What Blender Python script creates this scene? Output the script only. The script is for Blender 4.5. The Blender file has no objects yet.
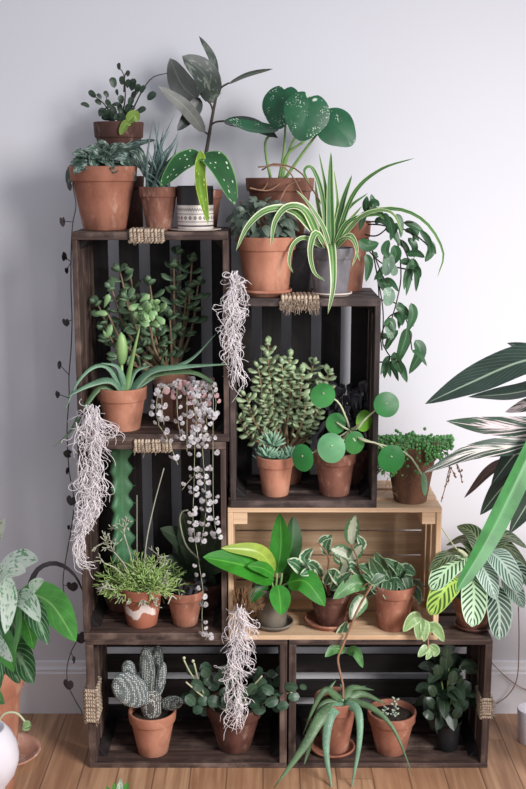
import bpy, math, random
from mathutils import Vector as V, Matrix
R = random.Random(7)
SC = bpy.context.scene
COL = SC.collection
PI = math.pi
# ---------------------------------------------------------------- camera model
F = 1090.0
TH = math.radians(11.5)
CAM = V((0, -2.2895, 1.344))
FW = V((0, math.cos(TH), -math.sin(TH)))
UP = V((0, math.sin(TH), math.cos(TH)))

def P(px, py, Y=0.0):
    """world point at depth Y that the photo shows at this pixel"""
    d = FW + V((1, 0, 0)) * ((px - 263) / F) + UP * ((394.5 - py) / F)
    return CAM + d * ((Y - CAM.y) / d.y)

def S(p):
    return F / ((p - CAM).dot(FW))

# ---------------------------------------------------------------- mesh builder
class MB:
    def __init__(s):
        s.v = []; s.f = []; s.uv = []
    def vert(s, p):
        s.v.append((p[0], p[1], p[2])); return len(s.v) - 1
    def face(s, idx, uvs=None):
        s.f.append(tuple(idx)); s.uv.append(uvs or [(0, 0)] * len(idx))
    def build(s, name, mat, parent=None, smooth=True, bevel=0):
        org = V(parent['_o']) if parent else V((0, 0, 0))
        me = bpy.data.meshes.new(name)
        me.from_pydata([(a - org.x, b - org.y, c - org.z) for a, b, c in s.v], [], s.f)
        ul = me.uv_layers.new(name='UVMap')
        flat = [c for fu in s.uv for uv in fu for c in uv]
        ul.data.foreach_set('uv', flat)
        if smooth:
            me.polygons.foreach_set('use_smooth', [True] * len(me.polygons))
        me.materials.append(mat)
        o = bpy.data.objects.new(name, me); COL.objects.link(o)
        o['_o'] = tuple(org)
        if parent: o.parent = parent
        if bevel:
            b = o.modifiers.new('bevel', 'BEVEL'); b.width = bevel; b.segments = 2; b.limit_method = 'ANGLE'
        return o

def thing(name, label, cat, loc, group=None):
    o = bpy.data.objects.new(name, None); COL.objects.link(o)
    o.location = loc; o.empty_display_size = .03
    o['_o'] = tuple(loc); o['label'] = label; o['category'] = cat
    if group: o['group'] = group
    return o

def tag(o, label, cat, group=None):
    o['label'] = label; o['category'] = cat
    if group: o['group'] = group
    return o

def smooth_path(pts, n):
    pts = [V(p) for p in pts]
    if len(pts) == 2:
        return [pts[0].lerp(pts[1], i / n) for i in range(n + 1)]
    ex = [pts[0] * 2 - pts[1]] + pts + [pts[-1] * 2 - pts[-2]]
    segs = len(pts) - 1
    out = []
    for i in range(n + 1):
        t = i / n * segs; k = min(int(t), segs - 1); t -= k
        a, b, c, d = ex[k:k + 4]
        out.append(.5 * ((2 * b) + (c - a) * t + (2 * a - 5 * b + 4 * c - d) * t * t + (3 * b - a - 3 * c + d) * t ** 3))
    return out

def perp(t):
    a = V((0, 0, 1)) if abs(t.z) < .9 else V((1, 0, 0))
    s = t.cross(a).normalized(); return s, s.cross(t).normalized()

def tangents(p):
    n = len(p)
    return [(p[min(i + 1, n - 1)] - p[max(i - 1, 0)]).normalized() for i in range(n)]

def tube(mb, pts, r, n=5, steps=None, r1=None):
    p = smooth_path(pts, steps) if steps else [V(x) for x in pts]
    tg = tangents(p); m = len(p); rows = []
    s, u = perp(tg[0])
    for i in range(m):
        t = tg[i]; s = (s - t * s.dot(t))
        s = s.normalized() if s.length > 1e-6 else perp(t)[0]
        u = s.cross(t)
        k = i / max(1, m - 1)
        rr = r if r1 is None else r + (r1 - r) * k
        rows.append([mb.vert(p[i] + (s * math.cos(2 * PI * j / n) + u * math.sin(2 * PI * j / n)) * rr) for j in range(n)])
    for i in range(m - 1):
        a, b = i / (m - 1), (i + 1) / (m - 1)
        for j in range(n):
            q = (j + 1) % n
            mb.face([rows[i][j], rows[i][q], rows[i + 1][q], rows[i + 1][j]], [(a, j / n), (a, (j + 1) / n), (b, (j + 1) / n), (b, j / n)])
    mb.face(rows[0][::-1]); mb.face(rows[-1])

def lathe(mb, prof, c, n=36, wob=0):
    rows = []
    L = len(prof)
    for i, (r, z) in enumerate(prof):
        rows.append([mb.vert((c[0] + r * math.cos(2 * PI * j / n), c[1] + r * math.sin(2 * PI * j / n), c[2] + z + (wob * R.uniform(-1, 1) if wob else 0))) for j in range(n)])
    for i in range(L - 1):
        for j in range(n):
            q = (j + 1) % n
            mb.face([rows[i][j], rows[i][q], rows[i + 1][q], rows[i + 1][j]], [(j / n, i / L), ((j + 1) / n, i / L), ((j + 1) / n, (i + 1) / L), (j / n, (i + 1) / L)])
    if prof[0][0] > 1e-6: mb.face(rows[0][::-1])
    if prof[-1][0] > 1e-6: mb.face(rows[-1])

def box(mb, x0, x1, y0, y1, z0, z1):
    """box with UVs in metres, the grain (u) along its longest side"""
    d = (x1 - x0, y1 - y0, z1 - z0); g = d.index(max(d))
    c = [(x, y, z) for x in (x0, x1) for y in (y0, y1) for z in (z0, z1)]
    i = [mb.vert(p) for p in c]
    ou, ov = R.uniform(0, 40), R.uniform(0, 40)
    for f, ax in (((0, 1, 3, 2), 0), ((4, 6, 7, 5), 0), ((0, 4, 5, 1), 1), ((2, 3, 7, 6), 1), ((0, 2, 6, 4), 2), ((1, 5, 7, 3), 2)):
        oth = [k for k in range(3) if k != ax]
        if g in oth: a = g; b = [k for k in oth if k != g][0]
        else: a, b = oth
        mb.face([i[k] for k in f], [(c[k][a] + ou, c[k][b] + ov + ax * .37) for k in f])

PROF = {
    'ovate': lambda t: (t ** .55) * ((1 - t) ** .72) * 2.3,
    'lance': lambda t: (t ** .6) * ((1 - t) ** .9) * 2.6,
    'ellip': lambda t: math.sqrt(max(0, 1 - (2 * t - 1) ** 2)),
    'obov': lambda t: min(1, (t ** .9) * ((1 - t) ** .42) * 1.9),
    'strap': lambda t: min(1, (t * 8 + .35)) * min(1, ((1 - t) * 2.2) ** .8),
    'aloe': lambda t: (1 - t ** 1.6) * .95 + .05,
    'blade': lambda t: min(1, t * 5 + .3) * ((1 - t) ** .55) * 1.05,
}

def leaf(mb, pts, w, prof='ovate', N=(0, -1, .35), fold=.18, n=12, m=6, wave=0.0, cup=0.0):
    p = smooth_path(pts, n); tg = tangents(p); N = V(N); fn = PROF[prof]
    rows = []; ph = R.uniform(0, 6)
    L = sum((p[i + 1] - p[i]).length for i in range(n))
    for i in range(n + 1):
        t = i / n; T = tg[i]
        s = T.cross(N)
        s = s.normalized() if s.length > 1e-4 else perp(T)[0]
        nn = s.cross(T).normalized()
        hw = max(fn(t) * w / 2, w * .004)
        row = []
        for j in range(m + 1):
            x = 2 * j / m - 1
            h = abs(x) * fold - cup * x * x
            row.append(mb.vert(p[i] + s * (x * hw * math.cos(fold)) + nn * (hw * h + wave * hw * abs(x) * math.sin(t * 13 + ph + (1.5 if x > 0 else 0)))))
        rows.append(row)
    for i in range(n):
        for j in range(m):
            mb.face([rows[i][j], rows[i][j + 1], rows[i + 1][j + 1], rows[i + 1][j]],
                    [(i / n, j / m), (i / n, (j + 1) / m), ((i + 1) / n, (j + 1) / m), ((i + 1) / n, j / m)])

def fat(mb, pts, w, th, prof='ovate', N=(0, -1, .35), n=6, k=8):
    """fleshy leaf: an elliptical section swept along a path"""
    p = smooth_path(pts, n); tg = tangents(p); N = V(N); fn = PROF[prof]; rows = []
    for i in range(n + 1):
        T = tg[i]; s = T.cross(N)
        s = s.normalized() if s.length > 1e-4 else perp(T)[0]
        nn = s.cross(T).normalized()
        q = max(.05, fn(i / n))
        rows.append([mb.vert(p[i] + s * (math.cos(2 * PI * j / k) * q * w / 2) + nn * (math.sin(2 * PI * j / k) * (q ** .7) * th / 2)) for j in range(k)])
    for i in range(n):
        for j in range(k):
            a = (j + 1) % k
            vv = lambda jj: .5 + .5 * math.cos(2 * PI * jj / k)
            mb.face([rows[i][j], rows[i][a], rows[i + 1][a], rows[i + 1][j]], [(i / n, vv(j)), (i / n, vv(j + 1)), ((i + 1) / n, vv(j + 1)), ((i + 1) / n, vv(j))])
    mb.face(rows[0][::-1]); mb.face(rows[-1])

def disc(mb, c, tip, N, rf, size, n=28, rings=4, cup=.12, ox=.0, sub=0):
    """leaf drawn by a polar outline about its attachment: rf(angle)->radius, angle 0 = towards the tip"""
    N = V(N).normalized(); T = V(tip); T = (T - N * T.dot(N)).normalized(); s = T.cross(N)
    c = V(c); ce = mb.vert(c); rows = []
    for q in range(1, rings + 1):
        row = []
        for j in range(n):
            a = 2 * PI * j / n; r = rf(a) * size * q / rings
            x, y = r * math.cos(a), r * math.sin(a)
            dd = (r / size)
            row.append((mb.vert(c + T * x + s * y + N * (-cup * size * dd * dd + ox * size * abs(y / size))), (.5 + x / size * .5, .5 + y / size * .5)))
        rows.append(row)
    for j in range(n):
        b = (j + 1) % n
        mb.face([ce, rows[0][j][0], rows[0][b][0]], [(.5, .5), rows[0][j][1], rows[0][b][1]])
        for q in range(rings - 1):
            a4 = [rows[q][j], rows[q + 1][j], rows[q + 1][b], rows[q][b]]
            mb.face([x[0] for x in a4], [x[1] for x in a4])

def heart(a):
    a = abs((a + PI) % (2 * PI) - PI)
    return .74 + .16 * math.exp(-(a / .5) ** 2) + .14 * math.sin(a) ** 2 - .38 * math.exp(-((PI - a) / .4) ** 2)

def path(p2, Y0, Y1):
    n = len(p2) - 1
    out = []
    for i, q in enumerate(p2):
        Y = q[2] if len(q) > 2 else Y0 + (Y1 - Y0) * i / n
        out.append(P(q[0], q[1], Y))
    return out

def L(mb, p2, w, Y0, Y1=None, **k):
    pts = path(p2, Y0, Y0 if Y1 is None else Y1)
    leaf(mb, pts, w / S(pts[len(pts) // 2]), **k)

def LP(root, p2, w, Y0, Y1=None, mat=None, name='leaf', **k):
    mb = MB(); L(mb, p2, w, Y0, Y1, **k); return mb.build(name, mat, root)

def FT(mb, p2, w, th, Y0, Y1=None, **k):
    pts = path(p2, Y0, Y0 if Y1 is None else Y1); s = S(pts[0])
    fat(mb, pts, w / s, th / s, **k)

def TB(mb, p2, r, Y0, Y1=None, steps=None, n=5, r1=None):
    pts = path(p2, Y0, Y0 if Y1 is None else Y1); s = S(pts[0])
    tube(mb, pts, r / s, n=n, steps=steps or max(3, 4 * (len(p2) - 1)), r1=None if r1 is None else r1 / s)

def rv(a=1.0):
    return V((R.uniform(-a, a), R.uniform(-a, a), R.uniform(-a, a)))

# ---------------------------------------------------------------- materials
class NB:
    def __init__(s, name):
        s.m = bpy.data.materials.new(name); s.m.use_nodes = True
        s.t = s.m.node_tree; s.t.nodes.clear()
    def n(s, typ, **k):
        x = s.t.nodes.new(typ)
        for a, b in k.items(): setattr(x, a, b)
        return x
    def put(s, sock, val):
        if hasattr(val, 'is_output'): s.t.links.new(val, sock)
        elif isinstance(val, (tuple, list)) and len(val) == 3 and sock.type == 'RGBA': sock.default_value = (*val, 1)
        else: sock.default_value = val
    def math(s, op, a, b=0.0, c=0.0):
        x = s.n('ShaderNodeMath', operation=op); s.put(x.inputs[0], a); s.put(x.inputs[1], b); s.put(x.inputs[2], c); return x.outputs[0]
    def ramp(s, v, a, b, lo=0.0, hi=1.0):
        x = s.n('ShaderNodeMapRange', interpolation_type='SMOOTHSTEP')
        for i, q in enumerate((v, a, b, lo, hi)): s.put(x.inputs[i], q)
        return x.outputs[0]
    def mix(s, f, a, b):
        x = s.n('ShaderNodeMix', data_type='RGBA'); s.put(x.inputs[0], f); s.put(x.inputs[6], a); s.put(x.inputs[7], b); return x.outputs[2]
    def coord(s, w): return s.n('ShaderNodeTexCoord').outputs[w]
    def map(s, v, sc=(1, 1, 1), loc=(0, 0, 0)):
        x = s.n('ShaderNodeMapping'); s.put(x.inputs[0], v); x.inputs['Scale'].default_value = sc; x.inputs['Location'].default_value = loc; return x.outputs[0]
    def noise(s, v, sc, det=3, rough=.55, dist=0):
        x = s.n('ShaderNodeTexNoise'); s.put(x.inputs['Vector'], v); x.inputs['Scale'].default_value = sc
        x.inputs['Detail'].default_value = det; x.inputs['Roughness'].default_value = rough; x.inputs['Distortion'].default_value = dist; return x.outputs[0]
    def voro(s, v, sc, rand=1.0):
        x = s.n('ShaderNodeTexVoronoi'); s.put(x.inputs['Vector'], v); x.inputs['Scale'].default_value = sc; x.inputs['Randomness'].default_value = rand; return x.outputs['Distance']
    def sep(s, v):
        x = s.n('ShaderNodeSeparateXYZ'); s.put(x.inputs[0], v); return x.outputs
    def comb(s, a, b, c=0.0):
        x = s.n('ShaderNodeCombineXYZ'); s.put(x.inputs[0], a); s.put(x.inputs[1], b); s.put(x.inputs[2], c); return x.outputs[0]
    def done(s, col, rough=.5, bump=None, bs=.3, bd=.002, trans=0, spec=.5, tcol=None):
        b = s.n('ShaderNodeBsdfPrincipled'); s.put(b.inputs['Base Color'], col); s.put(b.inputs['Roughness'], rough)
        b.inputs['Specular IOR Level'].default_value = spec
        if bump is not None:
            u = s.n('ShaderNodeBump'); s.put(u.inputs['Height'], bump); u.inputs['Strength'].default_value = bs; u.inputs['Distance'].default_value = bd
            s.t.links.new(u.outputs[0], b.inputs['Normal'])
        out = b.outputs[0]
        if trans:
            t = s.n('ShaderNodeBsdfTranslucent'); s.put(t.inputs[0], col if tcol is None else tcol)
            x = s.n('ShaderNodeMixShader'); x.inputs[0].default_value = trans
            s.t.links.new(out, x.inputs[1]); s.t.links.new(t.outputs[0], x.inputs[2]); out = x.outputs[0]
        o = s.n('ShaderNodeOutputMaterial'); s.t.links.new(out, o.inputs[0]); return s.m

def lin(r, g, b):
    f = lambda c: (c / 255 / 12.92) if c / 255 <= .04045 else ((c / 255 + .055) / 1.055) ** 2.4
    return (f(r), f(g), f(b))

def plain(name, c, rough=.6, var=.25, sc=40, bump=.2, spec=.4):
    b = NB(name); o = b.coord('Object'); n = b.noise(o, sc, 4)
    d = tuple(x * (1 - var) for x in c); e = tuple(min(1, x * (1 + var)) for x in c)
    return b.done(b.mix(b.ramp(n, .3, .7), d, e), rough, n, bump, .002, spec=spec)

def wood(name, c1, c2, c3, rough=.65, worn=.5):
    b = NB(name); uv = b.coord('UV')
    g = b.noise(b.map(uv, (3, 70, 1)), 1.0, 6, .6, .6); g2 = b.noise(b.map(uv, (1.2, 14, 1)), 1.0, 3, .5, 1.2)
    col = b.mix(b.ramp(g, .3, .7), c1, c2)
    wn = b.ramp(b.math('MULTIPLY', g2, b.noise(b.coord('Object'), 25, 4)), .22, .45)
    col = b.mix(b.math('MULTIPLY', wn, worn), col, c3)
    return b.done(col, rough, g, .35, .0015, spec=.35)

def terra(name, c, c2=None, chalk=.25, rough=.75, chalkc=lin(205, 170, 150)):
    b = NB(name); o = b.coord('Object')
    n = b.noise(b.map(o, (1, 1, .6)), 12, 6, .65); n2 = b.noise(b.map(o, (1, 1, .5), (3, 1, 2)), 24, 7, .7); n3 = b.noise(o, 160, 3)
    c2 = c2 or tuple(x * .72 for x in c)
    col = b.mix(b.ramp(n, .35, .68), c2, c)
    col = b.mix(b.math('MULTIPLY', b.ramp(n2, .52, .68), chalk * 1.5), col, chalkc)
    n4 = b.noise(b.map(o, (1, 1, .4), (7, 5, 1)), 16, 5, .6); col = b.mix(b.math('MULTIPLY', b.ramp(n4, .55, .7), .4), col, tuple(x * .5 for x in c2))
    return b.done(col, rough, n3, .15, .001, spec=.3)

def leafmat(name, c, kind='plain', c2=None, c3=None, rough=.42, trans=.22, k=10, a1=.5, spec=.5):
    b = NB(name); uv = b.coord('UV'); ob = b.coord('Object')
    u, v, _ = b.sep(uv)
    a = b.math('MULTIPLY', b.math('ABSOLUTE', b.math('SUBTRACT', v, .5)), 2.0)
    nz = b.noise(ob, 24, 3)
    c2 = c2 or tuple(min(1, x * 1.9 + .01) for x in c)
    dk = tuple(x * .7 for x in c)
    base = b.mix(b.ramp(nz, .35, .65), dk, c)
    bump = None
    def rib(K, sl, lo, hi):
        s = b.math('FRACT', b.math('SUBTRACT', b.math('MULTIPLY', u, K), b.math('MULTIPLY', a, sl)))
        return b.ramp(b.math('MULTIPLY', b.math('ABSOLUTE', b.math('SUBTRACT', s, .5)), 2.0), lo, hi)
    mid = b.ramp(a, .09, .03)
    if kind == 'plain':
        r = rib(k, k * .35, .86, 1.0)
        col = b.mix(b.math('MULTIPLY', r, .25), base, c2); col = b.mix(b.math('MULTIPLY', mid, .6), col, c2)
    elif kind == 'soft':
        col = b.mix(b.math('MULTIPLY', b.ramp(u, .0, 1.0), .35), base, c2)
    elif kind == 'margin':
        e = b.math('ADD', a, b.math('MULTIPLY', b.math('SUBTRACT', b.noise(b.map(uv, (5, 2, 1)), 2.0, 3), .5), .9))
        col = b.mix(b.ramp(e, a1, a1 + .12), base, c2); col = b.mix(b.math('MULTIPLY', mid, .5), col, c3 or c2)
    elif kind == 'strip':
        col = b.mix(b.ramp(a, a1, a1 + .15), base, c2)
        col = b.mix(b.math('MULTIPLY', b.ramp(a, .2, .05), .35), col, c3 or c2)
    elif kind == 'varieg':
        e = b.noise(b.map(uv, (2.2, 3.5, 1)), 2.0, 4, .6, .8)
        e2 = b.noise(ob, 45, 2)
        col = b.mix(b.ramp(b.math('ADD', e, b.math('MULTIPLY', b.math('SUBTRACT', e2, .5), .6)), a1, a1 + .06), base, c2)
        col = b.mix(b.math('MULTIPLY', mid, .4), col, c2)
    elif kind == 'spots':
        d = b.voro(b.map(uv, (11, 7, 1)), 1.0, .7)
        col = b.mix(b.ramp(d, .26, .18), base, c2)
        col = b.mix(b.ramp(a, .88, .97), col, c3 or c2)
    elif kind == 'speck':
        d = b.voro(ob, 230, 1.0)
        msk = b.ramp(b.noise(ob, 30, 2), .5, .62)
        col = b.mix(b.math('MULTIPLY', b.ramp(d, .36, .2), msk), base, c2)
        col = b.mix(b.math('MULTIPLY', b.ramp(b.noise(ob, 17, 2), .68, .7), .85), col, c2)
    elif kind == 'bars':      # prayer plant: dark bars between pale veins
        s = b.math('FRACT', b.math('SUBTRACT', b.math('MULTIPLY', u, k), b.math('MULTIPLY', a, k * .28)))
        bar = b.ramp(b.math('ABSOLUTE', b.math('SUBTRACT', s, .5)), a1, a1 - .1)
        inn = b.math('MULTIPLY', b.ramp(a, .06, .14), b.ramp(a, .97, .86))
        col = b.mix(b.math('MULTIPLY', bar, inn), c2, base)
    elif kind == 'strom':     # cream feathering along the side veins
        kk = b.math('SUBTRACT', b.math('MULTIPLY', u, 3.0), b.math('MULTIPLY', a, 1.3))
        e = b.noise(b.comb(b.math('MULTIPLY', kk, 3.2), b.math('MULTIPLY', v, 1.3), 0.0), 1.0, 3, .6, .3)
        e = b.math('ADD', e, b.math('MULTIPLY', b.math('SUBTRACT', b.noise(ob, 9, 1), .5), .4))
        col = b.mix(b.ramp(e, a1, a1 + .07), base, c2)
        col = b.mix(b.math('MULTIPLY', b.ramp(a, .1, .04), .8), col, c3 or c2)
        col = b.mix(b.math('MULTIPLY', rib(14, 5, .75, 1.0), .18), col, dk)
    elif kind == 'net':       # pale veins and pale centre
        r = rib(7, 3.0, .72, .95)
        e = b.ramp(b.math('ADD', a, b.math('MULTIPLY', b.noise(ob, 40, 3), .6)), a1 + .35, a1)
        col = b.mix(b.math('MAXIMUM', b.math('MULTIPLY', r, .75), b.math('MAXIMUM', e, mid)), base, c2)
    elif kind == 'dots':      # cactus areoles
        d = b.voro(b.map(ob, (1, 1, 1)), 250, .3)
        col = b.mix(b.ramp(d, .42, .25), base, c2); bump = b.ramp(d, .45, .1)
    elif kind == 'aloe':
        d = b.voro(b.map(uv, (26, 5, 1)), 1.0, 1.0)
        col = b.mix(b.math('MULTIPLY', b.ramp(d, .3, .12), .55), base, c2)
        col = b.mix(b.math('MULTIPLY', b.ramp(a, .75, .98), .5), col, c2)
    return b.done(col, rough, bump, .5, .002, trans=trans, spec=spec)
# ---------------------------------------------------------------- setting
WALL = .275
def wallmat():
    b = NB('painted_plaster'); n = b.noise(b.coord('Object'), 60, 4); n2 = b.noise(b.coord('Object'), 1.3, 2)
    return b.done(b.mix(n2, lin(207, 206, 212), lin(214, 213, 218)), .85, n, .06, .002, spec=.2)
M_wall = wallmat()
def floormat():
    b = NB('oak_floorboards'); x, y, z = b.sep(b.coord('Object'))
    w = .083
    q = b.math('DIVIDE', x, w); idx = b.math('FLOOR', q); fr = b.math('FRACT', q)
    off = b.math('MULTIPLY', b.math('FRACT', b.math('MULTIPLY', b.math('SINE', b.math('MULTIPLY', idx, 12.9)), 43.7)), 1.1)
    r = b.math('DIVIDE', b.math('ADD', y, off), .9); idy = b.math('FLOOR', r); fy = b.math('FRACT', r)
    rnd = b.math('FRACT', b.math('MULTIPLY', b.math('SINE', b.math('ADD', b.math('MULTIPLY', idx, 7.13), b.math('MULTIPLY', idy, 3.71))), 917.3))
    vec = b.comb(b.math('MULTIPLY', x, 45.0), b.math('MULTIPLY', y, 2.6), b.math('MULTIPLY', rnd, 30.0))
    g = b.noise(vec, 1.0, 6, .6, .7)
    c = b.mix(b.ramp(g, .3, .72), lin(136, 99, 74), lin(196, 157, 124))
    c = b.mix(b.math('MULTIPLY', rnd, .55), c, lin(158, 112, 82))
    gap = b.math('MAXIMUM', b.math('MAXIMUM', b.ramp(fr, .03, .01), b.ramp(fr, .97, .99)), b.ramp(fy, .004, .001))
    c = b.mix(b.math('MULTIPLY', gap, .55), c, lin(52, 34, 24))
    h = b.math('SUBTRACT', b.math('MULTIPLY', g, .2), gap)
    return b.done(c, .42, h, .25, .002, spec=.45)
def struct(name, mb, m, **k):
    o = mb.build(name, m, None, smooth=False, **k); o['kind'] = 'structure'; return o
mb = MB(); box(mb, -2.6, 2.9, WALL, WALL + .12, -.02, 2.7); struct('wall_back', mb, M_wall)
mb = MB(); box(mb, -2.6, 2.9, -3.4, WALL + .12, -.06, 0); struct('floor', mb, floormat())
mb = MB()
prof = [(WALL, 0), (WALL - .017, 0), (WALL - .017, .108), (WALL - .014, .112), (WALL - .014, .118), (WALL - .0085, .124), (WALL - .006, .134), (WALL, .137)]
for x in (-2.6, 2.9):
    for (y, z) in prof: mb.vert((x, y, z))
n = len(prof)
for i in range(n - 1): mb.face([i, i + 1, n + i + 1, n + i][::-1])
struct('baseboard_back', mb, plain('trim_paint', lin(222, 219, 222), .5, .03, 8, .02))

# ---------------------------------------------------------------- crates
M_dark = wood('shaded_dark_stained_wood', lin(17, 14, 15), lin(38, 31, 31), lin(72, 60, 57), worn=.35)  # dark stain, deepened so the colour carries the crates' interior shade
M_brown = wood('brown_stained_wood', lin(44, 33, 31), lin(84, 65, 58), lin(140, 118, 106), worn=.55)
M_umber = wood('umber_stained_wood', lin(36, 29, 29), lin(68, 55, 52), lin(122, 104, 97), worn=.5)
M_pine = wood('raw_pine', lin(190, 156, 124), lin(214, 184, 152), lin(164, 124, 92), worn=.3)
def ropemat():
    b = NB('jute_rope'); uv = b.coord('UV'); u, v, _ = b.sep(uv)
    s = b.math('SINE', b.math('ADD', b.math('MULTIPLY', u, 120.0), b.math('MULTIPLY', v, 12.6)))
    n = b.noise(b.coord('Object'), 180, 4)
    c = b.mix(b.ramp(s, -1, 1), lin(128, 108, 92), lin(180, 160, 140))
    c = b.mix(b.ramp(n, .4, .7), c, lin(196, 178, 158))
    return b.done(c, .9, s, .5, .002, spec=.15)
M_rope = ropemat()
TE = .017
def crate(name, label, x0, x1, z0, z1, D, tall, mat, matf, rope=None, te=TE, ts=.012, posts=None, y0=0.0):
    root = thing(name, label, 'crate', ((x0 + x1) / 2, y0 + D / 2, z0), 'stacked wooden crates')
    bw = (D - .004 - 2 * .018) / 3
    bands = [(y0 + k * (bw + .018), y0 + k * (bw + .018) + bw) for k in range(3)]
    if tall:
        ends = [(x0, x1, z1 - te, z1), (x0, x1, z0, z0 + te)]
        sides = [(x0, x0 + ts, z0 + te, z1 - te), (x1 - ts, x1, z0 + te, z1 - te)]
    else:
        ends = [(x0, x0 + te, z0 + ts, z1 - ts), (x1 - te, x1, z0 + ts, z1 - ts)]
        sides = [(x0, x1, z1 - ts, z1), (x0, x1, z0, z0 + ts)]
    for e in ends:
        m = MB()
        for a, b in bands: box(m, e[0], e[1], a, b, e[2], e[3])
        m.build('end_panel', matf, root, False, .0018)
    for e in sides:
        m = MB()
        for a, b in bands: box(m, e[0], e[1], a, b, e[2], e[3])
        m.build('side_panel', matf, root, False, .0015)
    m = MB(); a0, a1 = (x0, x1) if tall else (z0, z1)
    w = .045 if tall else .047; gap = ((a1 - a0) - 5 * w) / 4
    if posts: w = (a1 - a0 - 4 * .004) / 5; gap = .004
    for k in range(5):
        s = a0 + k * (w + gap)
        if tall: box(m, s, s + w, y0 + D - .004, y0 + D + .004, z0, z1)
        else: box(m, x0, x1, y0 + D - .004, y0 + D + .004, s, s + w)
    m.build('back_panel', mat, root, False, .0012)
    # corner posts, run front to back in the four inner corners
    pz = .027
    px0, px1, pz0, pz1 = (x0 + ts, x1 - ts, z0 + te, z1 - te) if tall else (x0 + te, x1 - te, z0 + ts, z1 - ts)
    for cx, sx in ((px0, 1), (px1, -1)):
        for cz, sz in ((pz0, 1), (pz1, -1)):
            m = MB()
            if posts:
                box(m, min(cx, cx + sx * .031), max(cx, cx + sx * .031), y0 + .004, y0 + D - .004, min(cz, cz + sz * .028), max(cz, cz + sz * .028))
            else:
                f = [(cx, cz), (cx + sx * .022, cz), (cx, cz + sz * .022)]
                i = [m.vert((p[0], y, p[1])) for y in (y0 + .03, y0 + D - .006) for p in f]
                for q in ((0, 1, 2), (5, 4, 3), (0, 3, 4, 1), (1, 4, 5, 2), (2, 5, 3, 0)): m.face([i[t] for t in q], [(i[t] * .01, t * .02) for t in q])
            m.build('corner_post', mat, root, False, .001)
    if rope:
        axis, lo, hi, edge, th, nl, fr = rope       # loops around the front plank of one end panel
        m = MB(); r = (hi - lo) / nl * .5
        for k in range(nl):
            c = lo + (k + .5) * (hi - lo) / nl
            pts = []
            ya, yb = y0 - r * .9, y0 + bw + r * .9; za, zb = edge - r * .9, edge + th + r * .9
            cr = [(ya, za), (yb, za), (yb, zb), (ya, zb)]
            for q in range(4):
                p0, p1 = cr[q], cr[(q + 1) % 4]
                for t in range(5):
                    f = t / 5
                    pts.append((p0[0] + (p1[0] - p0[0]) * f, p0[1] + (p1[1] - p0[1]) * f))
            pts.append(pts[0])
            jit = R.uniform(-.3, .3) * r; W = []
            for q, (yy, zz) in enumerate(pts):
                off = c + jit + r * 1.2 * (q / len(pts) - .5) * .8
                W.append((off, yy, zz) if axis == 'x' else (zz, yy, off))
            tube(m, W, r * 1.05, n=7, steps=40)
        h = m.build('rope_handle', M_rope, root)
        if fr:
            m = MB()
            for k in range(fr):
                x = R.uniform(lo, hi) if axis == 'x' else R.choice((edge, edge + th))
                if axis == 'x': p = V((x, y0 - 2 * r, edge + R.uniform(-.002, th))); d = V((R.uniform(-.004, .004), -.003, -R.uniform(.006, .018)))
                else: p = V((edge + th + .004, y0 - r * 1.5, R.uniform(lo, hi))); d = V((R.uniform(.0, .01), -.004, R.uniform(-.008, .008)))
                tube(m, [p, p + d * .5 + rv(.002), p + d + rv(.003)], .0006, n=4, steps=4)
            m.build('loose_fibre', M_rope, h)
    return root
def X(px, py, Y=0): return P(px, py, Y).x
ZE, ZD, ZC, ZB, ZA = .3155, .6245, 1.0845, .7735, 1.2235
DP = .216
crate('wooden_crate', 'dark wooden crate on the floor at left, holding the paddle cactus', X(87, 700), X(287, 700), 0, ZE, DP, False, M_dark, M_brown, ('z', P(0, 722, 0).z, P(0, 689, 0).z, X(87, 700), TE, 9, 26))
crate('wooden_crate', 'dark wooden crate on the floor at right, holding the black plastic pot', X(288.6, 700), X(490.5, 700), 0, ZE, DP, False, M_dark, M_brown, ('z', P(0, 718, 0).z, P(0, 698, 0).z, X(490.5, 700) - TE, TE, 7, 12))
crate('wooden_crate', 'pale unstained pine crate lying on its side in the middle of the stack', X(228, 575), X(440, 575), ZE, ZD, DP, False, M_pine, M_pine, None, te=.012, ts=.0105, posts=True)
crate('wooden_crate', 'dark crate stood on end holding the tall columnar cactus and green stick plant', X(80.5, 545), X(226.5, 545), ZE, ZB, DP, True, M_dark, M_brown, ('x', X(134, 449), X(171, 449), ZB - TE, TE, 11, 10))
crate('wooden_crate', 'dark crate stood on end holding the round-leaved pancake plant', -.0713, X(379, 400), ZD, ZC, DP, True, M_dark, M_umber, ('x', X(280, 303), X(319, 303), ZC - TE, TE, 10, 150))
crate('wooden_crate', 'dark crate stood on end at upper left, holding the spotted aloe', X(74.5, 330), -.0725, ZB, ZA, DP, True, M_dark, M_brown, ('x', X(129, 235), X(164, 235), ZA - TE, TE, 10, 8))

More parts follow.
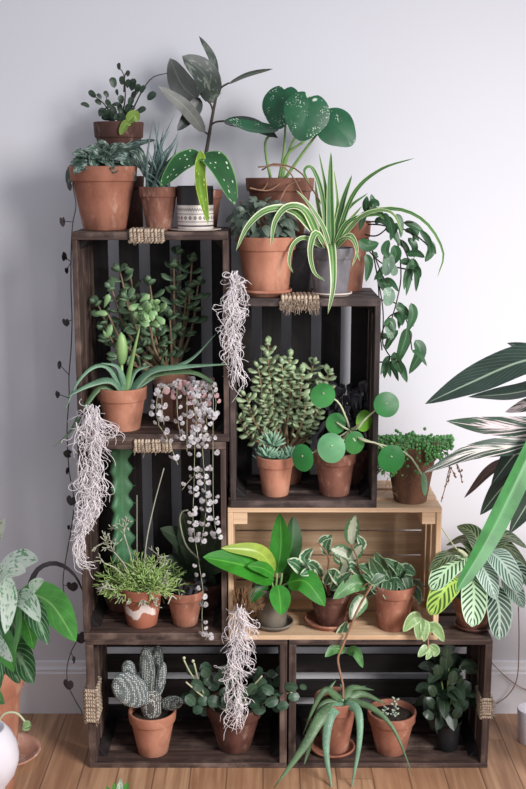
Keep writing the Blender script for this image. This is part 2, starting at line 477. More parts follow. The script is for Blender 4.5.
# ---------------------------------------------------------------- pots
TC = dict(
    orange=terra('terracotta_orange', lin(188, 132, 108), lin(160, 104, 82), .25),
    warm=terra('terracotta_warm', lin(164, 110, 89), lin(134, 84, 67), .35),
    brown=terra('terracotta_brown', lin(140, 94, 78), lin(106, 68, 56), .35),
    dark=terra('terracotta_dark', lin(98, 64, 56), lin(68, 44, 38), .2),
    pink=terra('terracotta_pale', lin(190, 142, 122), lin(164, 114, 94), .5, chalkc=lin(216, 194, 182)),
    chalky=terra('pale_chalky_clay', lin(208, 194, 186), lin(190, 172, 162), .4, chalkc=lin(222, 212, 206)),
    mossy=terra('terracotta_aged', lin(132, 94, 74), lin(84, 62, 48), .45, chalkc=lin(168, 142, 114)),
    grey=terra('grey_clay', lin(122, 118, 122), lin(92, 89, 94), .4, chalkc=lin(160, 156, 158)),
    taupe=terra('taupe_clay', lin(120, 112, 100), lin(90, 82, 74), .3, chalkc=lin(146, 138, 124)),
    glazed=terra('brown_glazed_clay', lin(104, 68, 58), lin(66, 42, 37), .4, .5, chalkc=lin(160, 134, 122)),
)
M_soil = plain('potting_soil', lin(44, 34, 28), .95, .6, 120, .9)
M_plastic = plain('black_plastic', lin(30, 30, 32), .5, .1)

def pot(name, label, cx, yrim, wt, wb, Z, Y, mat, rim=.24, cat='potted plant', group=None, matname='pot', soil=True, ridge=True):
    p = P(cx, yrim, Y); s = S(p); rt = wt / 2 / s; rb = wb / 2 / s
    H = P(cx, yrim, Y - rt).z - Z
    root = thing(name, label, cat, (p.x, Y, Z), group)
    c = (p.x, Y, Z); hr = H * (1 - rim); rm = rb + (rt * .9 - rb) * .97; th = rt * .1
    if ridge:
        pr = [(0, 0), (rb * .96, 0), (rb, H * .012), (rb + (rm - rb) * .5, hr * .5), (rm, hr - .0015), (rm + .0005, hr), (rt * .955, hr + .001), (rt * .97, hr + .003), (rt, H - .004), (rt * .995, H - .001), (rt * .98, H), (rt - th * .8, H), (rt - th, H - .002), (rt * .86, H * .88), (rt * .84, H * .78), (0, H * .77)]
    else:
        pr = [(0, 0), (rb * .96, 0), (rb, H * .012), (rb + (rt - rb) * .5, H * .5), (rt * .99, H - .006), (rt, H - .003), (rt * .98, H), (rt - th * .8, H), (rt - th, H - .002), (rt * .86, H * .86), (rt * .84, H * .78), (0, H * .77)]
    m = MB(); lathe(m, pr, c, 40); m.build(matname, mat, root)
    if soil:
        m = MB(); lathe(m, [(rt * .855, H * .80), (rt * .85, H * .87), (rt * .6, H * .885), (rt * .3, H * .9), (0, H * .895)], c, 26, .0012); m.build('soil', M_soil, root)
    root['_h'] = H; root['_rt'] = rt; root['_rb'] = rb
    return root
def saucer(label, cx, w, Z, Y, mat, h=.016, name='plant_saucer', grp='plant saucers'):
    p = P(cx, 0, Y); p = V((X(cx, 620 if Z < .7 else 290, Y), Y, Z)); r = w / 2 / S(p)
    m = MB(); lathe(m, [(0, 0), (r * .82, 0), (r * .86, .001), (r * .97, h * .6), (r, h * .62), (r, h), (r * .94, h), (r * .9, h * .5), (r * .8, h * .22), (0, h * .2)], p, 40)
    o = m.build(name, mat); tag(o, label, 'saucer', grp); return h * .2
# ---------------------------------------------------------------- leaf materials
G = lin
LM = dict(
    satin=leafmat('satin_pothos_leaf', G(66, 90, 78), 'varieg', G(158, 176, 164), a1=.53, rough=.5),
    hoya=leafmat('small_dark_leaf', G(52, 72, 54), 'plain', k=5),
    lime=leafmat('lime_leaf', G(132, 160, 72), 'plain', k=6),
    chalk=leafmat('blue_chalk_leaf', G(84, 110, 104), 'soft', G(120, 144, 140), rough=.6, trans=0),
    begonia=leafmat('spotted_begonia_leaf', G(40, 96, 48), 'spots', G(226, 236, 214), G(120, 170, 90)),
    begonialime=leafmat('lime_begonia_leaf', G(120, 158, 44), 'spots', G(214, 222, 130), G(226, 226, 120)),
    rubber=leafmat('rubber_plant_leaf', G(66, 76, 70), 'varieg', G(110, 120, 108), a1=.56, rough=.35),
    rubberg=leafmat('grey_rubber_leaf', G(128, 130, 124), 'plain', G(160, 162, 154), k=9, rough=.5),
    rubberd=leafmat('dark_rubber_leaf', G(36, 44, 42), 'plain', G(70, 80, 72), k=9, rough=.35),
    rubbery=leafmat('edged_rubber_leaf', G(62, 78, 60), 'margin', G(190, 190, 120), a1=.95, rough=.35),
    monstera=leafmat('cream_splashed_leaf', G(34, 96, 62), 'speck', G(212, 226, 206), rough=.4),
    smallgrey=leafmat('grey_green_leaf', G(104, 120, 106), 'plain', G(150, 162, 148), k=4),
    spider=leafmat('spider_plant_leaf', G(92, 142, 64), 'strip', G(222, 228, 190), a1=.62, rough=.42),
    spiderd=leafmat('dark_spider_leaf', G(62, 112, 56), 'strip', G(176, 200, 140), a1=.72, rough=.42),
    trail=leafmat('trailing_leaf', G(56, 98, 62), 'plain', G(110, 150, 100), k=5),
    trailp=leafmat('pale_trailing_leaf', G(132, 162, 138), 'speck', G(190, 208, 188)),
    jade=leafmat('jade_leaf', G(144, 166, 126), 'soft', G(190, 206, 166), rough=.42, trans=0),
    jaded=leafmat('dark_jade_leaf', G(88, 114, 86), 'soft', G(124, 150, 114), rough=.45, trans=0),
    jadeb=leafmat('bright_jade_leaf', G(120, 160, 104), 'soft', G(172, 200, 150), rough=.42, trans=0),
    aloe=leafmat('spotted_aloe_leaf', G(104, 142, 114), 'aloe', G(170, 196, 172), rough=.5, trans=0),
    aloed=leafmat('dark_aloe_leaf', G(82, 110, 74), 'aloe', G(140, 164, 128), rough=.5, trans=0),
    bud=leafmat('green_bud', G(130, 166, 104), 'soft', G(170, 196, 130), trans=0),
    hearts=leafmat('silver_heart_leaf', G(146, 136, 140), 'varieg', G(206, 202, 204), a1=.45, rough=.55),
    heartsp=leafmat('pink_heart_leaf', G(190, 148, 150), 'plain', G(214, 176, 178), rough=.55),
    vinel=leafmat('dark_heart_leaf', G(58, 52, 54), 'plain', G(80, 74, 74), rough=.6),
    moss=plain('pale_moss', lin(226, 218, 220), .85, .06, 60, .1, .1),
    mosst=plain('tan_moss', lin(198, 178, 158), .85, .2, 60, .1, .1),
    root=plain('brown_root', lin(104, 78, 56), .9, .3, 90, .3, .1),
    rhip=leafmat('stick_cactus_green', G(146, 182, 96), 'soft', G(196, 204, 148), trans=0),
    rhipp=leafmat('pale_stick_stem', G(168, 172, 150), 'soft', G(200, 196, 176), trans=0),
    column=leafmat('column_cactus_green', G(72, 122, 84), 'soft', G(96, 142, 100), trans=0, rough=.55),
    spine=plain('spine_bone', lin(150, 140, 120), .7, .1),
    dim=leafmat('broad_dark_leaf', G(78, 96, 74), 'plain', G(116, 130, 104), k=8),
    purple=leafmat('black_purple_leaf', G(58, 54, 60), 'plain', G(112, 108, 116), k=4, rough=.4, trans=.05),
    pilea=leafmat('round_pancake_leaf', G(64, 142, 70), 'soft', G(90, 164, 92), rough=.38),
    pilead=leafmat('dark_round_leaf', G(46, 128, 60), 'soft', G(60, 142, 70), rough=.38),
    pileap=leafmat('pale_round_leaf', G(100, 164, 112), 'soft', G(126, 182, 132), rough=.38),
    pileal=leafmat('lime_round_leaf', G(112, 176, 52), 'soft', G(134, 194, 66), rough=.38),
    stemg=plain('green_stem', lin(126, 158, 96), .55, .12),
    stemp=plain('pale_stem', lin(180, 184, 150), .55, .1),
    stemd=plain('dark_stem', lin(62, 54, 46), .7, .2),
    stemr=plain('reddish_stem', lin(140, 104, 82), .65, .2),
    woody=plain('woody_stem', lin(134, 112, 88), .8, .25),
    succ=leafmat('pale_succulent_leaf', G(112, 156, 128), 'soft', G(176, 204, 180), trans=0, rough=.5),
    succw=leafmat('white_succulent_leaf', G(150, 164, 144), 'soft', G(216, 220, 206), trans=0, rough=.5),
    pearl=plain('pearl_green', lin(86, 142, 78), .4, .25, 60, .05),
    pearld=plain('dark_pearl', lin(66, 66, 58), .5, .2, 60, .05),
    phil=leafmat('glossy_broad_leaf', G(58, 142, 44), 'plain', G(110, 178, 72), k=8, rough=.3),
    phill=leafmat('lime_broad_leaf', G(166, 194, 78), 'plain', G(196, 212, 110), k=8, rough=.4),
    phild=leafmat('deep_green_leaf', G(46, 98, 42), 'plain', G(84, 134, 66), k=8, rough=.35),
    hoyav=leafmat('cream_edged_leaf', G(74, 122, 84), 'margin', G(206, 220, 192), a1=.62),
    hoyac=leafmat('cream_centred_leaf', G(206, 214, 188), 'margin', G(84, 126, 84), a1=.5, c3=G(220, 224, 200)),
    hoyag=leafmat('soft_green_leaf', G(94, 150, 84), 'varieg', G(150, 186, 136), a1=.6),
    scin=leafmat('silver_edged_leaf', G(64, 98, 66), 'margin', G(150, 176, 140), a1=.75),
    palelf=leafmat('pale_green_leaf', G(140, 172, 112), 'margin', G(176, 200, 150), a1=.7),
    marb=leafmat('pale_barred_leaf', G(40, 78, 48), 'bars', G(190, 220, 180), k=9, a1=.27),
    marm=leafmat('mint_barred_leaf', G(74, 116, 92), 'bars', G(196, 220, 204), k=11, a1=.3),
    marl=leafmat('lime_barred_leaf', G(66, 102, 36), 'bars', G(168, 200, 92), k=8, a1=.3),
    mard=leafmat('dark_barred_leaf', G(34, 70, 52), 'bars', G(176, 204, 180), k=9, a1=.4),
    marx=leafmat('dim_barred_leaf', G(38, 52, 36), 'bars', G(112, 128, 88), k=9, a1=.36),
    strom=leafmat('long_dark_leaf', G(44, 62, 54), 'plain', G(180, 198, 172), k=14, rough=.35),
    stromw=leafmat('cream_feathered_leaf', G(54, 74, 60), 'strom', G(222, 210, 206), G(222, 220, 206), a1=.5),
    strompk=leafmat('pink_feathered_leaf', G(66, 88, 70), 'strom', G(226, 206, 208), G(228, 214, 212), a1=.5),
    strombr=leafmat('maroon_leaf', G(96, 72, 68), 'plain', G(140, 112, 104), k=10),
    stromg=leafmat('long_green_leaf', G(54, 122, 58), 'plain', G(88, 156, 84), k=18, rough=.45),
    syng=leafmat('arrow_leaf_green', G(84, 160, 70), 'plain', G(150, 200, 120), k=6, trans=.3),
    syngw=leafmat('white_marbled_leaf', G(120, 178, 130), 'varieg', G(224, 238, 224), a1=.39, trans=.3),
    syngn=leafmat('pale_veined_leaf', G(60, 112, 66), 'net', G(170, 204, 170), a1=.25, trans=.25),
    pad=leafmat('dotted_pad', G(74, 80, 76), 'dots', G(180, 186, 182), trans=0, rough=.7),
    padl=leafmat('pale_dotted_pad', G(96, 104, 102), 'dots', G(214, 218, 218), trans=0, rough=.7),
    trunk=leafmat('spiny_trunk', G(84, 80, 74), 'dots', G(226, 226, 220), trans=0, rough=.8),
    under=leafmat('round_dark_leaf', G(60, 88, 66), 'plain', G(96, 124, 96), k=5),
    black=leafmat('blackish_green_leaf', G(48, 66, 48), 'plain', G(84, 106, 80), k=5, rough=.35),  # blackish green, the leaf's own colour
)
def PT(px, py, Y): return P(px, py, Y)
def top(root, f=.88):
    o = V(root['_o']); return o + V((0, 0, root['_h'] * f))

def minis(mb, pos, Y, r, prof='ovate', jit=.015, ratio=.6, N=(0, -1, .4), droop=.2, c=None):
    """small flat leaves at listed pixels (x, y[, size]); they point away from the centre c"""
    for q in pos:
        x, y = q[0], q[1]; rr = q[2] if len(q) > 2 else r
        p = P(x, y, Y + R.uniform(-jit, jit)); s = S(p)
        if c: d = V((x - c[0], R.uniform(-3, 1), c[1] - y))
        else: d = V((R.uniform(-1, 1), R.uniform(-.6, .2), R.uniform(-.4, .6)))
        d = d.normalized() if d.length > 1e-3 else V((0, 0, 1))
        h = d * rr / s; b = p - h; t = p + h - V((0, 0, droop * rr / s))
        leaf(mb, [b, p + V((0, -.1, .1)) * rr / s, t], 2 * rr * ratio / s, prof, V(N) + rv(.5), .12, 7, 4)

def bush(mb, cx, cy, Y, rx, ry, rz, n, ln, wd, prof='ovate', droop=.3, out=.6, N=(0, -.8, .8), fleshy=0, ret=None):
    for i in range(n):
        while True:
            q = rv(1)
            if .25 < q.length < 1: break
        p = P(cx, cy, Y); s = S(p)
        b = p + V((q.x * rx / s, q.y * rz, q.z * ry / s))
        d = (V((q.x, q.y, q.z * .6)) * out + rv(.7)).normalized()
        l = ln * R.uniform(.7, 1.2) / s; e = b + d * l - V((0, 0, droop * l)); w_ = wd * R.uniform(.75, 1.2) / s
        if fleshy: fat(mb, [b, b.lerp(e, .5) + V((0, 0, .1 * l)), e], w_, w_ * fleshy, prof, V(N) + rv(.6), 5, 7)
        else: leaf(mb, [b, b.lerp(e, .5) + V((0, 0, .15 * l)), e], w_, prof, V(N) + rv(.5), .15, 7, 4)
        if ret is not None: ret.append((b, e))

def build(mb, name, mat, root, **k): return mb.build(name, LM[mat], root, **k)

def moss(name, label, line, Y0, Y1, n, mat, r=.0013, crown=None):
    """a hanging bundle of wiry strands: line = [(x, y, half width)] in pixels from top to bottom"""
    c3 = [P(x, y, Y0 + (Y1 - Y0) * i / (len(line) - 1)) for i, (x, y, h) in enumerate(line)]
    hw = [h / S(p) for p, (x, y, h) in zip(c3, line)]
    N_ = 60; cs = smooth_path(c3, N_)
    hs = [hw[min(int(i / N_ * (len(hw) - 1)), len(hw) - 2)] * (1 - (i / N_ * (len(hw) - 1)) % 1) + hw[min(int(i / N_ * (len(hw) - 1)) + 1, len(hw) - 1)] * ((i / N_ * (len(hw) - 1)) % 1) for i in range(N_ + 1)]
    m = MB()
    for k in range(n):
        f = (R.random() ** 1.25) * .86; nst = R.randint(9, 22); ox, oy = R.gauss(0, .36), R.uniform(-1, 1)
        i0 = int(f * N_); p = cs[i0] + V((ox * hs[i0], oy * min(hs[i0], .022), 0)); d = V((R.gauss(0, .5), R.gauss(0, .3), -1)).normalized()
        st = R.uniform(.0032, .0055); pts = [p]; tw = R.gauss(0, .16)
        for q in range(nst):
            i0 = min(N_, max(0, min(range(0, N_ + 1, 3), key=lambda z: abs(cs[z].z - p.z))))
            off = (p.x - cs[i0].x) / max(hs[i0], 1e-4); offy = (p.y - cs[i0].y) / .022
            pull = V((-.32 * max(0, abs(off) - .55) * (1 if off > 0 else -1), -.25 * max(0, abs(offy) - .8) * (1 if offy > 0 else -1), -.16))
            if R.random() < .16: tw = R.gauss(0, .2)
            d = (d + V((tw * -d.z, R.gauss(0, .16), tw * d.x)) * 1.3 + V((R.gauss(0, .16), 0, R.gauss(0, .12))) + pull).normalized()
            p = p + d * st; pts.append(p)
            if p.z < cs[-1].z - .012: break
        tube(m, pts, r * R.uniform(.7, 1.2), n=4, r1=r * .5)
        if R.random() < .45:
            q = pts[R.randrange(2, len(pts) - 1)]; d = V((R.uniform(-1, 1), R.uniform(-.6, .2), R.uniform(-.8, .1))) * R.uniform(.006, .018)
            tube(m, [q, q + d * .5 + V((0, 0, .003)), q + d], r * .8, n=4, steps=4, r1=r * .4)
    root = thing(name, label, 'hanging plant', tuple(cs[0]), 'pale wiry hanging clumps')
    m.build('strands', LM[mat], root)
    if crown:
        m = MB()
        for k in range(26):
            q = cs[0] + V((R.gauss(0, .4) * hs[0], R.uniform(-.012, .012), R.uniform(.0, .004)))
            tube(m, [q - V((0, 0, .012)), q + rv(.006), q + V((R.uniform(-.012, .012), .0, crown))], .0014, n=4, steps=5)
        m.build('root_crown', LM['root'], root)
    return root

# ================================================================ top of the upper left crate
# satin pothos with the long string trailing down the left side
t = pot('potted_satin_pothos', 'big terracotta pot of silvery leaves with a long string trailing down the left side', 103, 166, 68, 43, ZA, .088, TC['warm'])
m = MB()
for p2, w_ in [([(100, 164), (86, 156), (70, 154)], 13), ([(97, 168), (84, 160), (70, 163)], 11), ([(102, 160), (94, 150), (84, 150)], 12),
               ([(104, 165), (108, 152), (122, 143)], 13), ([(106, 166), (116, 156), (131, 160)], 14), ([(112, 160), (121, 154), (135, 181)], 18),
               ([(118, 158), (136, 152), (147, 180)], 15), ([(114, 155), (134, 145), (156, 140)], 10), ([(100, 165), (97, 157), (108, 146)], 13),
               ([(108, 168), (112, 160), (120, 163)], 13), ([(96, 165), (86, 166), (80, 175)], 9), ([(106, 160), (104, 146), (97, 141)], 11),
               ([(100, 168), (106, 160), (114, 170)], 13), ([(110, 160), (118, 148), (128, 146)], 12), ([(92, 165), (80, 159), (74, 158)], 10)]:
    L(m, p2, w_, .07 + R.uniform(-.02, .03), .03 + R.uniform(-.03, .05), N=(R.uniform(-.3, .3), -.8, .7), wave=.1)
bush(m, 103, 161, .08, 28, 11, .055, 40, 19, 13)
build(m, 'foliage', 'satin', t)
m = MB(); vl = [(80, 166), (74, 169), (73, 185), (76, 205), (73, 222), (71.5, 240), (71, 262), (71, 290), (72, 320), (71, 350), (69, 375), (69, 398), (67, 430), (69, 470), (74, 500), (71, 530), (66, 558), (63, 585), (69, 612), (77, 637), (71, 652), (67, 668), (68, 684), (74, 698), (81, 710), (82, 714)]
TB(m, vl, .55, .06, .03, steps=90, n=4)
v = build(m, 'trailing_vine', 'stemd', t)
for (x, y, s_, kx, kz) in [(70, 186, 5, .2, -1), (63, 221, 6, .3, -1), (65, 257, 5.5, -.5, 1), (67, 270, 4, .2, -1), (65.5, 322, 5, 0, -1), (60, 365, 4.5, -1, .2), (58, 394, 4.5, -.6, -.5), (68, 454, 5, -1, .3), (68, 471, 4, -.6, .4), (71, 500, 6, -.2, -1), (69, 527, 3, -.5, -.8), (72, 586, 6.5, .1, -1), (80, 637, 7, .4, -1), (74, 660, 4, 1, .2), (68, 684, 6.5, 0, -1)]:
    fr = min(1, (y - 166) / 548); p = P(x, y, .06 - .03 * fr - .004); q = V((kx, 0, kz)); m = MB()
    disc(m, p, q, V((R.uniform(-.6, .6), -1, R.uniform(-.3, .3))) if s_ > 4.6 and y > 300 else V((1, -.35, .1)), heart, s_ / S(p) * 1.1, 20, 3, .15)
    k = min(vl, key=lambda a: abs(a[1] - y)); TB(m, [(k[0], k[1]), (x, y)], .4, .06 - .03 * fr, .06 - .03 * fr - .004, n=4); build(m, 'leaf', 'vinel', v)

# pot raised behind it on a dark pot
pl = pot('plant_pot', 'dark reddish pot half hidden behind two others, propping up the highest left pot', 124, 176, 40, 36, ZA, .18, TC['dark'], cat='pot', soil=False)
zt = ZA + pl['_h'] + .001
t = pot('potted_small_leaf_shrub', 'dark terracotta pot of small round leaves raised at the back, highest at far left', 118.5, 121, 50, 32, zt, .18, TC['dark'], rim=.3)
m = MB()
for s_ in ([(120, 122), (125, 100), (124, 76), (118, 66)], [(114, 122), (105, 105), (93, 95)], [(112, 122), (108, 110), (106, 96)], [(128, 121), (140, 95), (152, 78), (168, 73)], [(118, 122), (128, 105), (140, 90)], [(122, 122), (134, 112), (141, 108)], [(124, 92), (125, 75), (129, 72)]):
    TB(m, s_, .9, .19, .175, steps=10, r1=.4)
build(m, 'stem', 'stemd', t)
m = MB()
minis(m, [(92, 94, 5), (85, 105, 5), (98, 102, 4), (106, 94, 4), (108, 103, 4.5), (110, 115, 6), (113, 110, 5), (119, 66, 4), (128, 73, 3.5), (122, 80, 5), (133, 84, 7), (128, 83, 5), (134, 95, 5), (121, 99, 5), (131, 101, 5), (128, 108, 5), (143, 89, 5), (138, 88, 5), (152, 96, 6), (142, 110, 5), (116, 117, 7), (124, 115, 6), (106, 118, 5), (131, 116, 5), (120, 108, 5), (99, 96, 3.5), (117, 92, 3.5), (113, 82, 6)], .178, 5, 'ellip', c=(122, 122), ratio=.62)
bush(m, 118, 112, .175, 18, 8, .03, 26, 9, 7, 'ellip'); build(m, 'foliage', 'hoya', t)
m = MB(); L(m, [(127, 122), (134, 116), (138, 122)], 13, .12); L(m, [(120, 135), (126, 124), (131, 125)], 9, .12)
build(m, 'young_leaf', 'lime', t)

# blue chalk sticks
t = pot('potted_chalk_sticks', 'dark terracotta pot of upright blue-green finger leaves', 158.5, 187, 39, 25, ZA, .06, TC['brown'])
m = MB(); c = top(t)
for i in range(46):
    x = R.uniform(140, 184); hgt = R.uniform(115, 172) if x > 150 else R.uniform(150, 178)
    if x > 176: hgt = R.uniform(128, 160)
    b = c + V((R.uniform(-.025, .025), R.uniform(-.02, .02), 0)); e = P(x, hgt, .06 + R.uniform(-.04, .05))
    mid = b.lerp(e, .5) + V((R.uniform(-.006, .006), 0, 0)) - V(((e.x - b.x) * .15, 0, 0)); s = S(b)
    fat(m, [b, mid, e], R.uniform(3.2, 4.6) / s, 3.2 / s, 'aloe', (0, -1, .2), 7, 6)
build(m, 'foliage', 'chalk', t)

# rubber plant behind
t = pot('potted_rubber_plant', 'tall rubber plant with grey-green leaves in a terracotta pot at the back', 200, 190, 45, 33, ZA, .172, TC['brown'])
m = MB(); TB(m, [(200, 192), (204, 165), (207, 148), (212, 118), (217, 92), (218.5, 78)], 2.4, .185, steps=22, n=8, r1=1.0)
st = build(m, 'stem', 'stemd', t)
m = MB()
for q in ([(217, 93), (222, 87), (229, 83)], [(211, 125), (216, 122), (224, 121)], [(208, 134), (204, 131), (201, 126)], [(213, 112), (211, 105), (208, 101)], [(215, 100), (211, 97), (209, 96)]):
    TB(m, q, 1.0, .185, .17, steps=6)
m.build('leaf_stalk', LM['stemd'], st)
for p2, w_, mt, Y0, Y1, N in [([(217, 80), (212, 58), (199, 36)], 10, 'rubber', .185, .15, (.7, -1, .2)),
                              ([(228, 84), (248, 75), (273, 69)], 12, 'rubbery', .18, .13, (.2, -.8, 1)),
                              ([(223, 121), (250, 124), (278, 138)], 17, 'rubber', .18, .12, (0, -1, .8)),
                              ([(213, 103), (205, 75), (182, 56)], 30, 'rubber', .18, .12, (.35, -1, .2)),
                              ([(198, 100), (182, 85), (170, 58)], 27, 'rubberg', .2, .2, (-.3, -1, .1)),
                              ([(205, 133), (186, 108), (158, 86)], 15, 'rubberg', .17, .1, (-.5, -1, .6)),
                              ([(200, 98), (192, 112), (177, 131)], 16, 'rubberd', .18, .16, (.4, -1, .2)),
                              ([(194, 98), (207, 92), (222, 94)], 6, 'rubbery', .16, .12, (0, -.6, 1))]:
    LP(t, p2, w_, Y0, Y1, LM[mt], N=N, fold=.1)

# patterned pot with the begonia
def patterned():
    b = NB('patterned_ceramic'); x, y, z = b.sep(b.coord('Object'))
    an = b.math('ARCTAN2', y, x); zz = b.math('MULTIPLY', z, 1 / .09)
    fr = b.math('FRACT', b.math('MULTIPLY', an, 3.6)); tri = b.math('MULTIPLY', b.math('ABSOLUTE', b.math('SUBTRACT', fr, .5)), 2.0)
    cream, ink, blk = lin(222, 214, 208), lin(66, 56, 56), lin(38, 34, 36)
    dm = b.math('ADD', b.math('ABSOLUTE', b.math('DIVIDE', b.math('SUBTRACT', zz, .27), .055)), b.math('DIVIDE', tri, .8))
    dia = b.math('MULTIPLY', b.ramp(dm, .95, .85), b.ramp(dm, .3, .42))
    fr2 = b.math('FRACT', b.math('MULTIPLY', an, 7.2)); zig = b.math('ABSOLUTE', b.math('SUBTRACT', b.math('SUBTRACT', zz, .43), b.math('MULTIPLY', b.math('ABSOLUTE', b.math('SUBTRACT', fr2, .5)), .12)))
    z1 = b.ramp(zig, .02, .012)
    ln_ = b.math('MAXIMUM', b.ramp(b.math('ABSOLUTE', b.math('SUBTRACT', zz, .36)), .009, .005), b.ramp(b.math('ABSOLUTE', b.math('SUBTRACT', zz, .18)), .009, .005))
    ln_ = b.math('MAXIMUM', ln_, b.ramp(b.math('ABSOLUTE', b.math('SUBTRACT', zz, .085)), .02, .015))
    c = b.mix(b.math('MAXIMUM', b.math('MAXIMUM', dia, z1), ln_), cream, ink)
    c = b.mix(b.ramp(zz, .555, .565), c, blk)
    return b.done(c, .4)
t = pot('potted_spotted_begonia', 'patterned cream and black ceramic pot of white-spotted angel-wing leaves', 195, 186, 37, 36, ZA + .0035, .05, patterned(), ridge=False)
m = MB(); TB(m, [(195, 190), (198, 170), (201, 152)], 1.2, .05, .03, steps=6); build(m, 'stem', 'stemg', t)
LP(t, [(202, 154), (184, 162), (160, 187)], 26, .03, -.01, LM['begonia'], N=(-.25, -1, .8), wave=.06)
LP(t, [(202, 154), (219, 166), (236, 206)], 27, .03, -.02, LM['begonia'], N=(.4, -1, .7), wave=.06)
LP(t, [(201, 150), (199, 180), (208, 225)], 15, .02, -.03, LM['begonialime'], N=(.5, -1, 0), fold=.5, wave=.08)
LP(t, [(202, 157), (215, 168), (229, 171)], 13, .06, .07, LM['begonia'], N=(0, -.6, 1))
saucer('thin pale saucer under the patterned begonia pot', 196, 52, ZA, .055, TC['chalky'], .004)

# ================================================================ top of the right hand dark crate
pl = pot('plant_pot', 'grey-brown weathered pot at the back under the cream-splashed plant', 291, 236, 50, 40, ZC, .175, TC['grey'], cat='pot', soil=False)
zt = ZC + pl['_h'] + .001
t = pot('potted_cream_splashed_philodendron', 'big brown pot with four large round cream-splashed leaves', 280, 178, 69, 48, zt, .175, TC['brown'], rim=.24)
def mon(a):
    a = abs((a + PI) % (2 * PI) - PI)
    return .56 + .2 * math.exp(-(a / .55) ** 2) - .14 * math.exp(-((PI - a) / .22) ** 2) + .06 * math.sin(a) ** 2
for (x, y, tx, tz, N, sz, Y) in [(281, 103, -.1, -1, (-.45, -1, .3), 34, .12), (307, 112, -.25, -1, (.1, -1, .2), 38, .07), (335, 126, .75, -.7, (.2, -1, .4), 34, .13)]:
    m = MB(); p = P(x, y, Y); disc(m, p, V((tx, 0, tz)), N, mon, sz / S(p), 36, 6, .2, .08); m.build('leaf', LM['monstera'], t)
LP(t, [(279, 130), (250, 128), (226, 120)], 24, .13, .1, LM['monstera'], N=(-.1, -.7, 1))
m = MB()
for q in ([(279, 180), (284, 150), (286, 110)], [(282, 180), (290, 148), (305, 122)], [(284, 180), (305, 150), (326, 122)], [(271, 180), (266, 155), (266, 140), (275, 131)], [(281, 180), (287, 155), (306, 140)]):
    TB(m, q, 1.7, .17, .13, steps=10, n=6, r1=1.1)
build(m, 'leaf_stalk', 'stemg', t)
m = MB()
for q in ([(262, 170), (275, 164), (300, 172), (322, 205)], [(285, 180), (270, 190), (258, 190)], [(290, 182), (280, 200), (275, 205)], [(300, 180), (286, 188), (277, 210)], [(268, 182), (262, 190), (250, 188)]):
    TB(m, q, .8, .11, .05, steps=10, n=4)
build(m, 'aerial_root', 'stemr', t)

t = pot('potted_grey_leaf_bush', 'orange terracotta pot of a small grey-green bush at the front left corner', 266.5, 238, 60, 44, ZC + .0036, .066, TC['orange'])
m = MB(); bush(m, 264, 222, .07, 27, 22, .055, 210, 13, 8, droop=.4); build(m, 'foliage', 'smallgrey', t)
m = MB()
for i in range(24):
    c = top(t); e = P(264 + R.uniform(-26, 26), 222 + R.uniform(-24, 10), .07 + R.uniform(-.04, .04)); tube(m, [c, c.lerp(e, .5) + V((0, 0, .012)), e], .0009, n=4, steps=5)
build(m, 'stem', 'stemr', t)
saucer('orange terracotta saucer under the grey-green bush', 266, 52, ZC, .066, TC['orange'], .014)

t = pot('potted_spider_plant', 'small grey clay pot of a striped spider plant', 331, 249, 46, 34, ZC + .003, .06, TC['grey'])
saucer('pale saucer under the spider plant pot', 332, 40, ZC, .06, TC['chalky'], .008)
for p2, w_, mt, Y1 in [([(329, 250), (327, 200), (319, 153)], 6, 'spiderd', .05), ([(331, 250), (330, 190), (331, 152)], 10, 'spiderd', .04), ([(333, 250), (337, 205), (334, 170)], 6, 'spider', .06),
                       ([(334, 248), (342, 205), (352, 175)], 9, 'spiderd', .05), ([(335, 245), (353, 195), (380, 170), (415, 158)], 6, 'spiderd', .0), ([(328, 248), (322, 195), (312, 168), (304, 171), (310, 185)], 6, 'spiderd', .03),
                       ([(322, 246), (306, 212), (288, 207), (275, 222), (271, 247)], 11, 'spider', -.03), ([(320, 240), (295, 212), (268, 210), (248, 226), (236, 251)], 11, 'spider', -.04),
                       ([(327, 250), (316, 233), (310, 250), (314, 272), (325, 281)], 8, 'spider', -.03), ([(330, 250, .05), (331, 245, .01), (333, 262, -.015), (333, 288, -.03), (328, 314, -.035)], 11, 'spider', -.045), ([(322, 248), (305, 238), (293, 245), (289, 262), (293, 273)], 6, 'spider', -.02),
                       ([(336, 247), (360, 217), (395, 209), (425, 222), (443, 252), (437, 278)], 6, 'spiderd', -.03), ([(336, 248), (350, 235), (357, 250), (352, 267)], 6, 'spider', -.02), ([(336, 246), (362, 216), (390, 212), (404, 235)], 6, 'spider', -.02),
                       ([(335, 250), (344, 228), (362, 206)], 7, 'spider', .04), ([(330, 248), (322, 225), (308, 203), (296, 190)], 6, 'spider', .02), ([(333, 250), (348, 222), (375, 215), (385, 220)], 6, 'spiderd', .01),
                       ([(327, 250), (316, 226), (300, 218)], 6, 'spider', .05), ([(334, 252), (340, 240), (352, 240), (360, 262)], 5, 'spider', -.02), ([(326, 250), (318, 205), (315, 180)], 6, 'spider', .07), ([(334, 250), (346, 212), (368, 193)], 6, 'spiderd', .05)]:
    LP(t, p2, w_, .055, Y1, LM[mt], prof='blade', N=(R.uniform(-.2, .2), -1, .6), fold=.3, n=16)
m = MB(); TB(m, [(327, 250), (305, 200), (285, 168), (258, 167)], .7, .05, .03, steps=12, n=4); build(m, 'runner', 'stemr', t)

